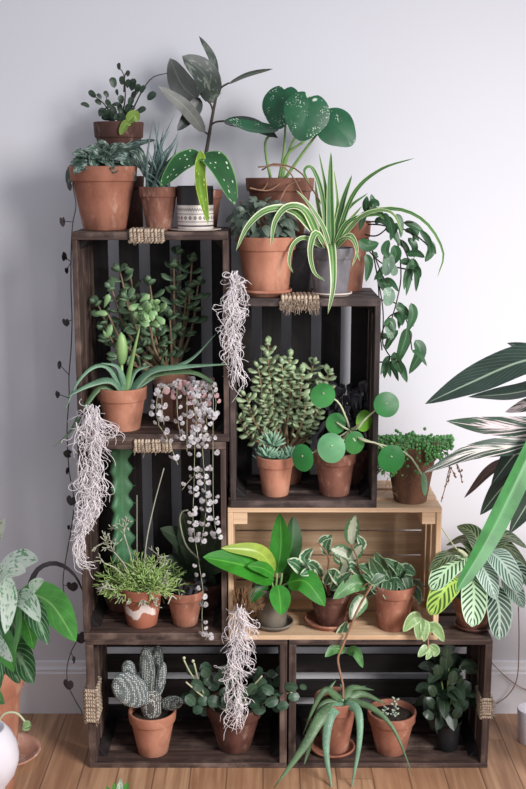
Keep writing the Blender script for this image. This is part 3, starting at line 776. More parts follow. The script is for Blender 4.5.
t = pot('potted_trailing_hoya', 'terracotta pot behind the spider plant with glossy vines spilling to the right', 345, 222, 52, 36, ZC, .165, TC['warm'])
m = MB(); VS = [[(350, 224), (368, 215), (385, 216), (397, 240), (401, 275), (397, 300), (392, 318)], [(352, 224), (380, 222), (410, 232), (428, 245)], [(352, 224), (370, 245), (377, 275), (383, 310), (383, 345), (390, 338)], [(382, 300), (398, 305), (408, 325), (412, 350)], [(350, 224), (365, 212), (370, 205)],
                [(360, 240), (380, 262), (400, 268), (414, 270)], [(381, 335), (388, 318), (398, 312)], [(352, 230), (375, 236), (392, 225), (413, 222)], [(383, 345), (390, 356), (400, 363)], [(365, 230), (380, 270), (388, 285)], [(370, 240), (378, 282), (380, 330), (382, 350)], [(356, 224), (390, 228), (408, 258), (412, 280)], [(378, 362), (390, 362), (396, 358)]]
for q in VS: TB(m, q, .75, .15, .02, steps=22, n=4)
build(m, 'vine', 'stemd', t)
m = MB()
for p2, w_ in [([(368, 214), (366, 205), (367, 196)], 8), ([(371, 212), (373, 204), (371, 194)], 8), ([(359, 240), (368, 246), (379, 243)], 13), ([(388, 216), (391, 225), (394, 238)], 9), ([(396, 214), (400, 222), (401, 238)], 8), ([(413, 222), (416, 230), (413, 242)], 8), ([(428, 240), (431, 250), (425, 262)], 11),
               ([(412, 258), (410, 272), (406, 296)], 8), ([(413, 258), (417, 272), (416, 292)], 7), ([(410, 262), (406, 276), (404, 290)], 6), ([(377, 281), (386, 284), (395, 283)], 10), ([(398, 302), (402, 312), (402, 326)], 9), ([(411, 303), (413, 315), (407, 332)], 10),
               ([(407, 328), (405, 340), (396, 366)], 13), ([(394, 245), (396, 255), (390, 266)], 12), ([(366, 254), (369, 264), (366, 282)], 9), ([(415, 340), (420, 352), (409, 374)], 14), ([(394, 352), (397, 362), (402, 374)], 11), ([(385, 228), (393, 232), (400, 246)], 9), ([(404, 222), (414, 226), (424, 232)], 8),
               ([(408, 238), (414, 246), (414, 258)], 9), ([(389, 240), (385, 250), (389, 258)], 9), ([(420, 230), (428, 240), (432, 254)], 7), ([(400, 262), (408, 262), (416, 268)], 8), ([(398, 330), (390, 340), (386, 350)], 8), ([(384, 325), (391, 322), (395, 332)], 9)]:
    L(m, p2, w_, .05 + R.uniform(-.03, .03), prof='ovate', N=(R.uniform(-.5, .5), -1, .2), fold=.2)
for i in range(28):
    q = R.choice(VS); sp_ = smooth_path(path(q, .15, .02), 30); p = sp_[R.randrange(8, 31)]; s = S(p); d = V((R.uniform(-.5, 1), R.uniform(-1, .3), R.uniform(-1, .1))).normalized() * R.uniform(14, 24) / s
    leaf(m, [p, p + d * .5 + V((0, 0, .004)), p + d + V((0, 0, -.006))], R.uniform(6, 9) / s, 'ovate', (R.uniform(-.6, .6), -1, .3), .2, 9, 4)
fo = build(m, 'foliage', 'trail', t)
m = MB()
for p2, w_ in [([(387, 252), (389, 262), (385, 276)], 13), ([(385, 288), (389, 296), (386, 306)], 13), ([(386, 324), (390, 330), (391, 340)], 9), ([(389, 262), (394, 270), (393, 276)], 8)]:
    L(m, p2, w_, .03, prof='ellip', N=(R.uniform(-.4, .4), -1, .2))
build(m, 'pale_foliage', 'trailp', t)

# ================================================================ inside the upper left crate
t = pot('potted_jade_plant', 'dark leafy jade plant at the back of the upper left crate', 172, 374, 40, 30, ZB + .002, .153, TC['pink'])
def jade(t, tips, base, Y0, ln, wd, mt, step=.017, th=.4, spread=1.0, bark='woody', Yr=(.08, .18)):
    ms, ml = MB(), MB()
    for (x, y, *yy) in tips:
        Y = yy[0] if yy else R.uniform(*Yr)
        b = V(base) + V((R.uniform(-.01, .01), R.uniform(-.01, .01), 0)); e = P(x, y, Y); s = S(e)
        mid = b.lerp(e, .55) + V(((e.x - b.x) * .18, 0, -.1 * abs(e.x - b.x)))
        pts = smooth_path([b, mid, e], 14); tube(ms, pts, 2.0 / s, n=6, r1=.9 / s)
        ln_m = ln / s; d = 0; k = 0; tot = sum((pts[i + 1] - pts[i]).length for i in range(14)); pos = tot
        while pos > tot * .3:
            f = pos / tot * 14; i = min(13, int(f)); p = pts[i].lerp(pts[i + 1], f - i); T = (pts[i + 1] - pts[i]).normalized()
            s1, u1 = perp(T); a = k * PI / 2 + R.uniform(-.4, .4)
            for sg in (1, -1):
                o = (s1 * math.cos(a) + u1 * math.sin(a)) * sg * spread
                q = p + (o + T * .55).normalized() * ln_m * R.uniform(.8, 1.15)
                fat(ml, [p, p.lerp(q, .5) - T * ln_m * .06, q], wd / s, wd / s * th, 'obov', T + o * -.3 + V((0, -.5, 0)), 5, 7)
            pos -= step * R.uniform(.8, 1.2); k += 1
        q = e + T * ln_m * .7; fat(ml, [e, q], wd * .7 / s, wd * th / s, 'obov', (0, -1, .2), 4, 7)
    build(ms, 'stem', bark, t); return build(ml, 'foliage', mt, t)
jade(t, [(98, 305, .1), (112, 290, .1), (106, 330, .1), (128, 300), (118, 345, .12), (150, 285), (135, 330), (148, 345), (165, 345), (174, 268, .14), (192, 262, .15), (198, 285, .15), (186, 296, .14), (170, 318, .1), (155, 335, .1), (178, 255, .16), (130, 275, .17), (178, 340), (140, 352), (160, 356), (120, 272, .16)], top(t), .153, 15, 11.5, 'jaded', .03, .3)
m = MB()
for i in range(26):
    p = P(150 + R.uniform(-12, 12), 310 + R.uniform(-10, 14), .05 + R.uniform(-.02, .02)); d = V((R.uniform(-1, 1), R.uniform(-1, .1), R.uniform(-.6, .9))).normalized() * .028
    fat(m, [p, p + d * .5, p + d], .021, .006, 'obov', (R.uniform(-.5, .5), -1, .5), 5, 7)
for q in ([(94, 314), (100, 313), (108, 314)], [(104, 308), (107, 300), (109, 294)], [(103, 330), (107, 336), (112, 324)]): FT(m, q, 8, 3, .07, prof='obov')
build(m, 'young_foliage', 'jadeb', t)
m = MB(); TB(m, [(150, 325), (155, 350), (172, 376)], 1.4, .055, .15, steps=8); TB(m, [(108, 314), (125, 345), (165, 376)], 1.2, .08, .15, steps=8); build(m, 'branch', 'woody', t)

t = pot('potted_aloe', 'orange pot of a spotted aloe spreading long arms in the upper left crate', 122, 391, 50, 32, ZB + .002, .058, TC['orange'], rim=.27)
for p2, w_, th, mt, Y1 in [([(125, 395), (132, 360), (141, 322)], 7, 4, 'bud', .03), ([(128, 395), (150, 372), (180, 367), (231, 364)], 13, 5, 'aloe', -.01), ([(128, 394), (160, 372), (190, 360), (216, 334)], 8, 4, 'aloe', .03), ([(127, 393), (150, 376), (190, 372), (212, 382), (216, 387)], 9, 4, 'aloed', .0),
                           ([(124, 392), (108, 368), (92, 368), (76, 385), (64, 413)], 7, 3.5, 'aloe', -.03), ([(125, 395), (110, 381), (90, 385), (67, 397)], 13, 4.5, 'aloe', -.04), ([(124, 396), (102, 387), (84, 408), (70, 432), (54, 447)], 8, 4, 'aloed', -.035), ([(126, 392), (118, 368), (101, 363)], 8, 4, 'aloe', .02),
                           ([(127, 394), (140, 382), (158, 378)], 9, 4, 'aloed', .06), ([(126, 392), (135, 372), (150, 366)], 8, 4, 'aloe', .05)]:
    m = MB(); FT(m, p2, w_, th, .055, Y1, prof='aloe', N=(0, -.6, 1), n=14); m.build('leaf', LM[mt], t)
m = MB(); FT(m, [(121.5, 366), (122, 350), (121, 332)], 11.5, 9, .045, .04, prof='ellip', n=10); TB(m, [(123, 392), (121.5, 364)], 1.6, .05, .045); m.build('bud', LM['bud'], t)

t = pot('potted_string_of_hearts', 'brown pot spilling strings of silvery pink heart leaves over two crates', 190, 388, 40, 32, ZB + .002, .062, TC['glazed'], rim=.25)
m = MB(); ml = MB(); mp = MB(); mr = R
STR = [([(180, 388), (164, 386), (158, 395), (156, 412), (159, 424)], 10, .2), ([(184, 388), (172, 384), (163, 390), (162, 405), (164, 425)], 9, .3), ([(190, 388), (187, 382), (187, 400), (187, 430), (187, 452)], 9, .3), ([(192, 388), (194, 384), (197, 400), (195, 440), (194, 485), (193, 520), (196, 545)], 22, .2),
       ([(195, 388), (200, 384), (201, 400), (202, 440), (205, 485), (206, 510), (201, 545)], 26, .2), ([(198, 388), (208, 383), (213, 395), (213, 430), (213, 480), (214, 520), (219, 538)], 18, .15), ([(186, 388), (178, 383), (177, 400), (178, 420), (181, 440)], 8, .6), ([(196, 388), (203, 386), (206, 410), (207, 440)], 12, .5),
       ([(195, 390), (205, 383), (212, 390), (216, 402), (214, 420)], 6, .5), ([(188, 388), (192, 384), (193, 400), (197, 425), (198, 446)], 11, .4), ([(196, 545), (200, 570), (203, 592), (202, 615), (203, 632), (209, 634), (205, 640)], 11, 0), ([(158, 424), (168, 440), (178, 465)], 3, 0), ([(200, 470), (190, 480), (182, 490)], 2, 0)]
for p2, nl, pk in STR:
    n = len(p2) - 1; pts = []
    for i, q in enumerate(p2):
        Y = .05 if i == 0 and q[1] < 400 else (.02 if i == 1 and q[1] < 400 else -.018)
        pts.append(P(q[0], q[1], Y))
    sp = smooth_path(pts, 40); tube(m, sp, .0005, n=4)
    for k in range(nl):
        f = (k + R.uniform(.2, .8)) / nl; i = int(4 + f * 35.9); f = f; p = sp[min(i, 40)]
        for sg in ((1, -1) if R.random() < .55 else (R.choice((1, -1)),)):
            q = p + V((sg * R.uniform(.004, .010), R.uniform(-.008, -.001), R.uniform(-.003, .003)))
            disc(mp if R.random() < pk and p.z > .86 else ml, q, V((sg * R.uniform(.1, 1), 0, -R.uniform(.2, 1))), V((sg * .3, -1, 0)) + rv(.45), heart, R.uniform(.0058, .0092), 16, 2, .15)
for i in range(30):
    p = P(R.uniform(172, 212), R.uniform(379, 392), .06 + R.uniform(-.04, .02)); disc(ml if R.random() < .6 else mp, p, rv(1), V((0, -1, .6)) + rv(.5), heart, .0085, 16, 2, .15)
build(m, 'string', 'stemp', t); build(ml, 'foliage', 'hearts', t); build(mp, 'pink_foliage', 'heartsp', t)

# ================================================================ hanging wiry clumps
moss('hanging_moss', 'largest pale wiry clump hanging at far left beside the spotted aloe', [(92, 406, 11), (91, 425, 17), (92, 450, 16), (93, 475, 16), (91, 492, 12), (87, 510, 6), (80, 532, 3), (79, 552, 3), (90, 567, 4)], -.035, -.03, 330, 'moss', .00105)
moss('hanging_moss', 'pale wiry clump hanging from the top left corner of the pancake plant crate', [(235, 271, 5), (234, 290, 7), (233, 310, 9), (231, 330, 6), (233, 350, 7), (236, 372, 7), (240, 398, 5)], -.016, -.02, 150, 'moss', .00095)
moss('hanging_moss', 'tan to white root clump hanging in front of the pale pine crate', [(242, 602, 7), (241, 622, 11), (238, 645, 11), (235, 668, 10), (237, 690, 8), (235, 712, 8), (231, 732, 8)], -.02, -.02, 200, 'moss', .001, crown=.03)
# ================================================================ lower left crate: column cactus, stick cactus
ZBf = ZE + TE
t = pot('potted_column_cactus', 'tall ribbed green column cactus at the back of the lower left crate', 122, 590, 42, 30, ZBf, .152, TC['brown'])
c = top(t); zt = ZB - TE - .012; m = MB(); rows = []; NZ, NA = 56, 36; rad = 10.5 / S(c)
sp = MB()
for i in range(NZ + 1):
    f = i / NZ; z = c.z - .02 + (zt - c.z + .02) * f; row = []
    tp = min(1, ((1 - f) * 14) ** .5) if f > .93 else 1
    for j in range(NA):
        a = 2 * PI * j / NA; rib = abs(math.cos(1.5 * (a - .1))) ** 3
        sc = ((f * 9) % 1); tooth = 1 + .22 * math.sin(2 * PI * sc) * rib
        r = rad * tp * (.5 + .62 * rib) * tooth * (1.0 + .05 * math.sin(f * 7))
        row.append(m.vert((c.x + r * math.cos(a), c.y + r * math.sin(a), z)))
    rows.append(row)
for i in range(NZ):
    for j in range(NA):
        q = (j + 1) % NA; m.face([rows[i][j], rows[i][q], rows[i + 1][q], rows[i + 1][j]], [(i / NZ, j / NA)] * 4)
m.face(rows[-1]); sp = m
for i in range(9):
    for k in range(3):
        a = .1 + k * 2 * PI / 3; z = c.z - .02 + (zt - c.z + .02) * (i + .25) / 9; r = rad * 1.3
        p = V((c.x + r * math.cos(a), c.y + r * math.sin(a), z))
        for d in (-.5, .5): tube(sp, [p - V((math.cos(a), math.sin(a), 0)) * .003, p + V((math.cos(a + d), math.sin(a + d), .3)) * .006], .0006, n=4, r1=.0002)
build(m, 'stem', 'column', t)

def splashed():
    b = NB('splashed_terracotta'); o = b.coord('Object'); x, y, z = b.sep(o)
    n = b.noise(o, 14, 5); c = b.mix(b.ramp(n, .35, .68), lin(140, 82, 62), lin(176, 108, 84))
    w = b.math('ADD', b.math('MULTIPLY', b.math('SINE', b.math('MULTIPLY', x, 150.0)), .008), b.math('MULTIPLY', x, .16))
    d = b.math('ABSOLUTE', b.math('SUBTRACT', b.math('SUBTRACT', z, .042), w))
    d = b.math('ADD', d, b.math('MULTIPLY', b.math('SUBTRACT', b.noise(o, 70, 4, .6), .5), .03))
    msk = b.math('MULTIPLY', b.ramp(d, .012, .008), b.ramp(y, .0, -.01))
    msk = b.math('MULTIPLY', msk, b.math('MULTIPLY', b.ramp(x, -.038, -.03), b.ramp(x, .036, .03)))
    return b.done(b.mix(msk, c, lin(226, 210, 204)), .7, n, .1)
t = pot('potted_stick_cactus', 'terracotta pot with a white paint splash holding a bushy green stick cactus', 141.5, 593, 45, 30, ZBf, .055, splashed(), rim=.27)
m, mp = MB(), MB(); c = top(t)
def sticks(mb, p, d, ln, lev, r):
    q = p + d * ln + V((0, 0, -.0006 * (3 - lev)))
    tube(mb, [p, p.lerp(q, .5) + rv(.0015), q], r, n=5, r1=r * .92)
    if lev <= 0: return
    for k in range(R.choice((2, 2, 3))):
        nd = (d + rv(.85) + V((0, -.05, .05))).normalized()
        sticks(mb, q, nd, ln * R.uniform(.75, 1.0), lev - 1, r * .9)
for i in range(95):
    a = R.uniform(0, 2 * PI); e = R.uniform(.1, 1.35)
    d = V((math.cos(a) * math.cos(e), math.sin(a) * math.cos(e) * .6 - .15, math.sin(e))).normalized()
    sticks(m, c + V((R.uniform(-.035, .035), R.uniform(-.03, .02), -.003)), d, R.uniform(.015, .028), 3, .00135)
for tipx, tipy, lev in ((92, 563, 1), (102, 552, 2), (104, 590, 2), (175, 580, 1), (170, 560, 2), (96, 545, 2), (165, 600, 1), (112, 534, 2)):
    e = P(tipx + (12 if tipx < 141 else -12), tipy, .0); b = c + V(((e.x - c.x) * .25, -.01, .01))
    tube(mp, [b, b.lerp(e, .5) + V((0, -.005, .014)), e], .0014, n=5, steps=8)
    for k in range(3): sticks(mp, e, ((e - b).normalized() + rv(.6)).normalized(), .016, lev, .0013)
for i in range(16):
    a = R.uniform(PI, 2 * PI); p = c + V((math.cos(a) * .045, math.sin(a) * .04, .004)); sticks(mp, p, V((math.cos(a) * .7, math.sin(a) * .5, -.5)).normalized(), .014, 1, .0014)
build(m, 'branch_mass', 'rhip', t); build(mp, 'outer_branch', 'rhipp', t)
m = MB(); TB(m, [(143, 590), (146, 545), (154, 505), (164, 468)], .9, .05, .03, steps=14, r1=.5); TB(m, [(138, 590), (137, 545), (137, 495)], .7, .06, .06, steps=8, r1=.3); build(m, 'long_stem', 'rhipp', t)

t = pot('potted_seedling', 'small terracotta pot with a chalky patch and almost bare dark soil', 185, 596, 39, 24, ZBf, .055, TC['warm'], rim=.25)
m = MB(); bush(m, 186, 588, .055, 16, 8, .03, 30, 11, 6); build(m, 'foliage', 'purple', t)
m = MB(); TB(m, [(182, 594), (178, 600), (172, 596), (168, 604)], .8, .03, -.005, steps=8, n=4); build(m, 'stem', 'rhipp', t)

t = pot('potted_broad_leaf_plant', 'dim broad-leaved plant deep in the back right of the lower left crate', 205, 588, 38, 28, ZBf, .155, TC['dark'])
m = MB()
for p2, w_ in [([(203, 588), (185, 545), (160, 528)], 26), ([(204, 588), (190, 540), (182, 512)], 26), ([(205, 588), (205, 545), (203, 515)], 26), ([(206, 588), (212, 550), (222, 530)], 22), ([(203, 588), (178, 565), (158, 570)], 24), ([(206, 588), (214, 570), (221, 572)], 20), ([(204, 588), (196, 560), (180, 545)], 26)]:
    L(m, p2, w_, .18, .13, N=(R.uniform(-.3, .3), -1, .8), fold=.15)
build(m, 'foliage', 'dim', t)
m = MB(); TB(m, [(200, 560), (186, 545), (180, 522), (182, 512), (188, 510)], 1.1, .1, .06, steps=14, n=5, r1=.7); build(m, 'curled_shoot', 'rhipp', t)

# ================================================================ right hand dark crate
ZCf = ZD + TE
t = pot('potted_upright_jade', 'bushy pale green jade shrub at the back left of the pancake plant crate', 285, 456, 44, 32, ZCf, .155, TC['brown'])
jade(t, [(268, 345), (258, 368), (246, 396), (238, 416), (290, 358), (302, 374), (313, 364), (306, 402), (296, 384), (276, 378), (260, 386), (328, 374, .1), (284, 408), (312, 396), (322, 388, .1), (250, 415), (270, 415), (300, 420), (264, 400), (282, 365), (316, 415), (268, 358, .08), (292, 372, .08)], top(t), .155, 11.5, 8.2, 'jade', .0135, .4, Yr=(.07, .19))

t = pot('potted_rosette_succulent', 'small orange pot of a pointed pale green rosette succulent below the jade shrub', 275.5, 460, 38, 26, ZCf, .05, TC['orange'], rim=.27)
m = MB()
for (x, y, Y, n_, l) in [(268, 452, .04, 20, 16), (280, 455, .05, 16, 13), (262, 455, .06, 14, 14), (290, 452, .06, 16, 14), (272, 440, .05, 18, 17), (296, 456, .05, 8, 10)]:
    c = P(x, y + 6, Y); s = S(c)
    for k in range(n_):
        a = k * 2.4; el = .25 + 1.2 * k / n_; d = V((math.cos(a) * math.cos(el), math.sin(a) * math.cos(el) * .9, math.sin(el)))
        q = c + d * l / s * R.uniform(.8, 1.1); fat(m, [c + d * .002, c.lerp(q, .55) - V((0, 0, .001)), q], 4.6 / s, 3.0 / s, 'lance', V((0, 0, 1)) - d * .3, 6, 7)
build(m, 'rosette', 'succ', t)

t = pot('potted_black_leaf_plant', 'shadowy plant of dark purple leaves behind the pancake plant', 350, 452, 46, 34, ZCf, .155, TC['dark'])
m = MB(); c = top(t)
for i in range(80):
    e = P(R.uniform(318, 372), R.uniform(384, 432), .15 + R.uniform(-.05, .06)); b = c + V((R.uniform(-.03, .03), R.uniform(-.03, .02), 0)); s = S(b)
    k = b.lerp(e, .75) + V((0, 0, .02)); q = e + V(((e.x - c.x) * .3, -.01, -.012))
    leaf(m, [k, e + V((0, 0, .004)), q - V((0, 0, .008))], R.uniform(6, 9) / s, 'lance', V((0, -.6, 1)) + rv(.4), .2, 8, 4)
    tube(m, [b, b.lerp(k, .6), k], .0008, n=4)
build(m, 'foliage', 'purple', t)

t = pot('potted_pancake_plant', 'round-leaved pancake plant in an aged terracotta pot in the right hand dark crate', 335, 456, 43, 29, ZCf, .055, TC['brown'], rim=.27)
c = top(t); hub = P(350, 430, .03)
m = MB(); tube(m, [c, c.lerp(hub, .5) + V((-.004, 0, 0)), hub], 1.5 / S(hub), n=7, steps=6); build(m, 'stem', 'stemp', t)
for (x, y, w_, h_, Y, mt, N, st) in [(302, 458, 21, 28, -.03, 'pilead', (-.55, -1, .1), [(318, 450)]), (322.5, 395, 25, 21, .0, 'pilea', (-.2, -.8, .7), [(338, 402), (346, 418)]), (336, 423.5, 20, 21, .02, 'pilea', (-.1, -1, .2), [(345, 428)]), (364.5, 421, 17, 22, .01, 'pileal', (.5, -1, .1), [(358, 428)]),
                                     (387, 404.5, 26, 25, -.045, 'pilead', (.15, -1, .25), [(372, 413), (360, 424)]), (331, 448, 28, 30, -.035, 'pileap', (0, -1, .2), [(342, 442)]), (355, 443, 20, 24, -.01, 'pilea', (.1, -1, 0), [(352, 436)]), (392, 459, 27, 28, -.05, 'pilead', (.05, -1, .1), [(378, 444), (362, 440)]), (425, 484, 9, 23, -.035, 'pilea', (1, -.45, .2), [(418, 468), (404, 452), (365, 440)])]:
    p = P(x, y, Y); s = S(p); Nn = V(N).normalized()
    m = MB(); asp = w_ / h_
    off = p + V((0, 0, .14 * h_ / s))
    nx = (1 - Nn.x ** 2) ** .5
    sx = (w_ / 2 / s) / nx; sz = (h_ / 2 / s) / (1 - Nn.z ** 2) ** .5
    def rf(a, sx=sx, sz=sz):      # ellipse seen from an attachment point a little above its middle
        k = .14; ca, sa = math.cos(a), math.sin(a) * sx / sz
        A = ca * ca / 1 + math.sin(a) ** 2 * (sz / sx) ** 2; B = -2 * ca * k; C_ = k * k - 1
        return (-B + math.sqrt(B * B - 4 * A * C_)) / (2 * A)
    disc(m, p + V((0, 0, .14 * sz)), V((R.uniform(-.25, .25), 0, -1)), N, rf, sz, 32, 5, .1)
    lf = m.build('leaf', LM[mt], t)
    m = MB(); pts = [p + V((0, 0, .14 * sz)) + Nn * .0006] + [P(a, b, Y * .4) for a, b in st] + [hub]
    tube(m, pts, 1.0 / s, n=5, steps=10, r1=1.1 / s); m.build('leaf_stalk', LM['stemp'], lf)
    m = MB(); lathe(m, [(0, -.001), (.0016, 0), (0, .0008)], p + V((0, 0, .14 * sz)) + Nn * .0012, 8); m.build('leaf_navel', LM['pileap'], lf)

# ================================================================ on the pine crate
t = pot('potted_string_of_pearls', 'wide aged pot topped with a mound of green bead leaves on the pale pine crate', 411.5, 449, 53, 33, ZD, .06, TC['mossy'], rim=.27)
c = top(t, 1.0); m = MB(); md = MB(); ms = MB()
def bead(mb, p, r):
    n, k = 6, 4; rows = []
    tp = mb.vert(p + V((0, 0, r)))
    for i in range(1, k):
        a = PI * i / k; rows.append([mb.vert(p + V((r * math.sin(a) * math.cos(2 * PI * j / n), r * math.sin(a) * math.sin(2 * PI * j / n), r * math.cos(a)))) for j in range(n)])
    bt = mb.vert(p - V((0, 0, r * 1.15)))
    for j in range(n):
        q = (j + 1) % n; mb.face([tp, rows[0][j], rows[0][q]]); mb.face([bt, rows[-1][q], rows[-1][j]])
        for i in range(k - 2): mb.face([rows[i][j], rows[i + 1][j], rows[i + 1][q], rows[i][q]])
for i in range(620):
    x = R.uniform(377, 453); bulge = 1 - ((x - 414) / 42) ** 2
    p = P(x, R.uniform(450 - 20 * bulge ** .5 * R.random() - 2, 455), .06 + R.uniform(-.066, .06)); p.z = max(p.z, c.z + .001)
    bead(m, p, R.uniform(.0028, .0042))
for i in range(36):
    x = R.choice([R.uniform(374, 420), R.uniform(374, 400), R.uniform(425, 452)]); y1 = R.uniform(462, 478) if x < 420 else R.uniform(456, 466)
    x = min(max(x, 376), 450); a = math.asin(max(-1, min(1, (x - 411.5) / 42))); Yf = .06 - .062 * math.cos(a) - .004
    p0 = P(x, 446, Yf); p1 = P(x + R.uniform(-3, 3), y1, Yf + .002); tube(ms, [p0 + V((0, .02, .004)), p0, p1], .0006, n=4, steps=8)
    for k in range(7):
        q = p0.lerp(p1, (k + R.random()) / 7) + V((R.uniform(-.005, .005), R.uniform(-.006, .0), 0)); bead(m, q, R.uniform(.0026, .004))
for q in ([(440, 448), (450, 460), (447, 478), (445, 488), (441, 502)], [(442, 450), (455, 462), (459, 472), (462, 470)], [(444, 452), (450, 468), (448, 482)], [(446, 452), (458, 466), (462, 482)], [(440, 455), (452, 470), (456, 478)]):
    TB(ms, q, .45, .03, .02, steps=12, n=4)
    pp = smooth_path(path(q, .03, .02), 14)
    for p in pp[5:]: 
        if R.random() < .62: bead(ms, p + rv(.0012), .0024)
for i in range(18):
    p = P(R.uniform(384, 425), R.uniform(472, 492), -.002 + R.uniform(0, .004)); tube(ms, [p, p + V((R.uniform(-.01, .01), -.003, R.uniform(-.012, 0))), p + V((R.uniform(-.012, .012), -.001, R.uniform(-.024, -.01)))], .0006, n=4, steps=6)
build(m, 'bead_foliage', 'pearl', t); build(ms, 'string', 'stemr', t)

# ================================================================ inside the pine crate
ZDf = ZE + .0107
t = pot('potted_broad_philodendron', 'glossy plant with broad lime and green leaves at left in the pine crate', 272, 592, 40, 28, ZDf + .0032, .055, TC['taupe'])
saucer('grey saucer under the glossy broad-leaved plant', 273.5, 40, ZDf, .055, TC['taupe'], .013)
for p2, w_, mt, Y0, Y1, N, fo in [([(277, 574), (281, 545), (280, 513)], 23, 'phil', .04, .06, (-.3, -1, .1), .25), ([(282, 574), (292, 545), (293, 516)], 22, 'phild', .07, .1, (.4, -1, .1), .15), ([(274, 580), (245, 566), (203, 557)], 34, 'phil', .03, -.04, (-.1, -.9, 1), .2),
                                  ([(275, 571), (258, 552), (221, 548)], 17, 'phill', .04, -.01, (.2, -1, .5), .3), ([(274, 575), (262, 568), (247, 566)], 14, 'phil', .02, -.02, (0, -1, .6), .2), ([(278, 585), (280, 600), (281, 615)], 23, 'phil', .02, -.03, (.2, -1, .3), .2),
                                  ([(268, 585), (258, 592), (250, 603)], 13, 'phild', .03, .0, (-.3, -1, .3), .2), ([(288, 582), (306, 582), (325, 606)], 27, 'phil', .03, -.03, (.1, -1, .8), .15), ([(280, 580), (296, 572), (312, 570)], 16, 'phild', .08, .11, (0, -.8, .8), .15)]:
    LP(t, p2, w_, Y0, Y1, LM[mt], N=N, fold=fo, n=16)
m = MB()
for q in ([(272, 598), (276, 585), (277, 573)], [(272, 598), (273, 588), (271, 580)], [(272, 598), (280, 588), (290, 582)], [(272, 598), (280, 585), (282, 573)]): TB(m, q, 1.3, .05, .04, steps=6, n=6)
build(m, 'stem', 'stemg', t)
m = MB()
for i in range(14): TB(m, [(268 + R.uniform(-4, 6), 594), (262 + R.uniform(-10, 8), 602), (256 + R.uniform(-10, 8), 610)], .5, .02, -.012, steps=6, n=4)
build(m, 'air_root', 'root', t)

t = pot('potted_cream_edged_hoya', 'vining plant with cream-edged leaves in the middle pot of the pine crate', 330, 598, 42, 28, ZDf + .0032, .07, TC['glazed'])
saucer('round orange saucer under the cream-edged vining plant', 329, 50, ZDf, .07, TC['warm'], .014)
m, mc, mg = MB(), MB(), MB()
for p2, w_, k in [([(308, 577), (297, 565), (287, 560)], 14, 0), ([(312, 570), (304, 558), (313, 548)], 13, 0), ([(322, 577), (314, 566), (307, 563)], 13, 0), ([(328, 556), (326, 546), (332, 534)], 12, 0), ([(318, 544), (324, 538), (333, 537)], 6, 0), ([(352, 545), (352, 530), (356, 515)], 16, 1), ([(353, 558), (342, 552), (331, 549)], 16, 1), ([(350, 562), (356, 552), (362, 545)], 14, 1),
                  ([(345, 562), (338, 558), (334, 552)], 12, 1), ([(355, 548), (362, 544), (357, 535)], 10, 0), ([(325, 585), (330, 575), (336, 570)], 12, 0), ([(316, 580), (310, 572), (300, 575)], 11, 0), ([(346, 590), (335, 575), (328, 570)], 12, 0), ([(369, 584), (352, 584), (333, 599)], 18, 2), ([(366, 597), (358, 606), (350, 620)], 17, 3),
                  ([(344, 646), (342, 634), (347, 621)], 15, 0), ([(345, 652), (336, 648), (325, 657)], 12, 2), ([(347, 652), (356, 652), (363, 668)], 11, 2), ([(330, 590), (342, 580), (352, 572)], 12, 0), ([(360, 575), (352, 566), (345, 570)], 10, 0), ([(337, 582), (345, 566), (340, 556)], 11, 1)]:
    L((m, mc, mg, mc)[k], p2, w_, .04, .0 if p2[0][1] > 575 else .03, N=(R.uniform(-.35, .35), -1, .45))
build(m, 'foliage', 'hoyav', t); build(mc, 'cream_foliage', 'hoyac', t); build(mg, 'green_foliage', 'hoyag', t)
m = MB()
for q in ([(330, 600), (322, 580), (310, 572)], [(332, 600), (345, 585), (358, 565), (352, 546)], [(330, 600), (328, 575), (328, 556), (318, 543)], [(336, 600), (352, 592), (370, 582)], [(352, 592), (364, 598), (352, 620)]): TB(m, q, .9, .06, .02, steps=12, n=5)
TB(m, [(372, 585), (360, 605), (349, 630), (343, 645), (338, 658), (340, 672), (343, 686), (343, 699)], 1.2, .0, -.035, steps=26, n=6)
build(m, 'vine', 'stemr', t)

t = pot('potted_silver_edged_vine', 'plain terracotta pot at the right of the pine crate with a trailing silver-edged vine', 393.5, 591, 45, 30, ZDf, .05, TC['warm'], rim=.25)
m = MB()
for p2, w_ in [([(392, 592), (378, 572), (370, 557)], 15), ([(394, 590), (400, 572), (384, 558)], 13), ([(396, 592), (405, 575), (412, 600)], 13), ([(396, 588), (404, 570), (416, 575)], 15), ([(390, 590), (375, 580), (362, 575)], 16), ([(395, 592), (385, 585), (372, 590)], 12), ([(398, 590), (408, 585), (414, 592)], 12), ([(390, 588), (382, 566), (375, 552)], 13),
               ([(392, 588), (392, 570), (398, 562)], 12), ([(386, 590), (372, 572), (358, 565)], 14), ([(400, 592), (415, 590), (420, 605)], 11), ([(388, 592), (394, 582), (404, 588)], 12), ([(384, 592), (376, 590), (368, 582)], 12)]:
    L(m, p2, w_, .05, .02, N=(R.uniform(-.4, .4), -.9, .7))
bush(m, 392, 578, .06, 20, 13, .04, 26, 15, 9); build(m, 'foliage', 'scin', t)
m = MB(); TB(m, [(402, 592), (412, 596), (418, 610), (424, 624), (428, 640), (428, 650)], .9, .02, -.02, steps=16); TB(m, [(404, 590), (416, 600), (420, 616), (416, 626)], .8, .02, -.02, steps=12); build(m, 'vine', 'stemr', t)
m = MB()
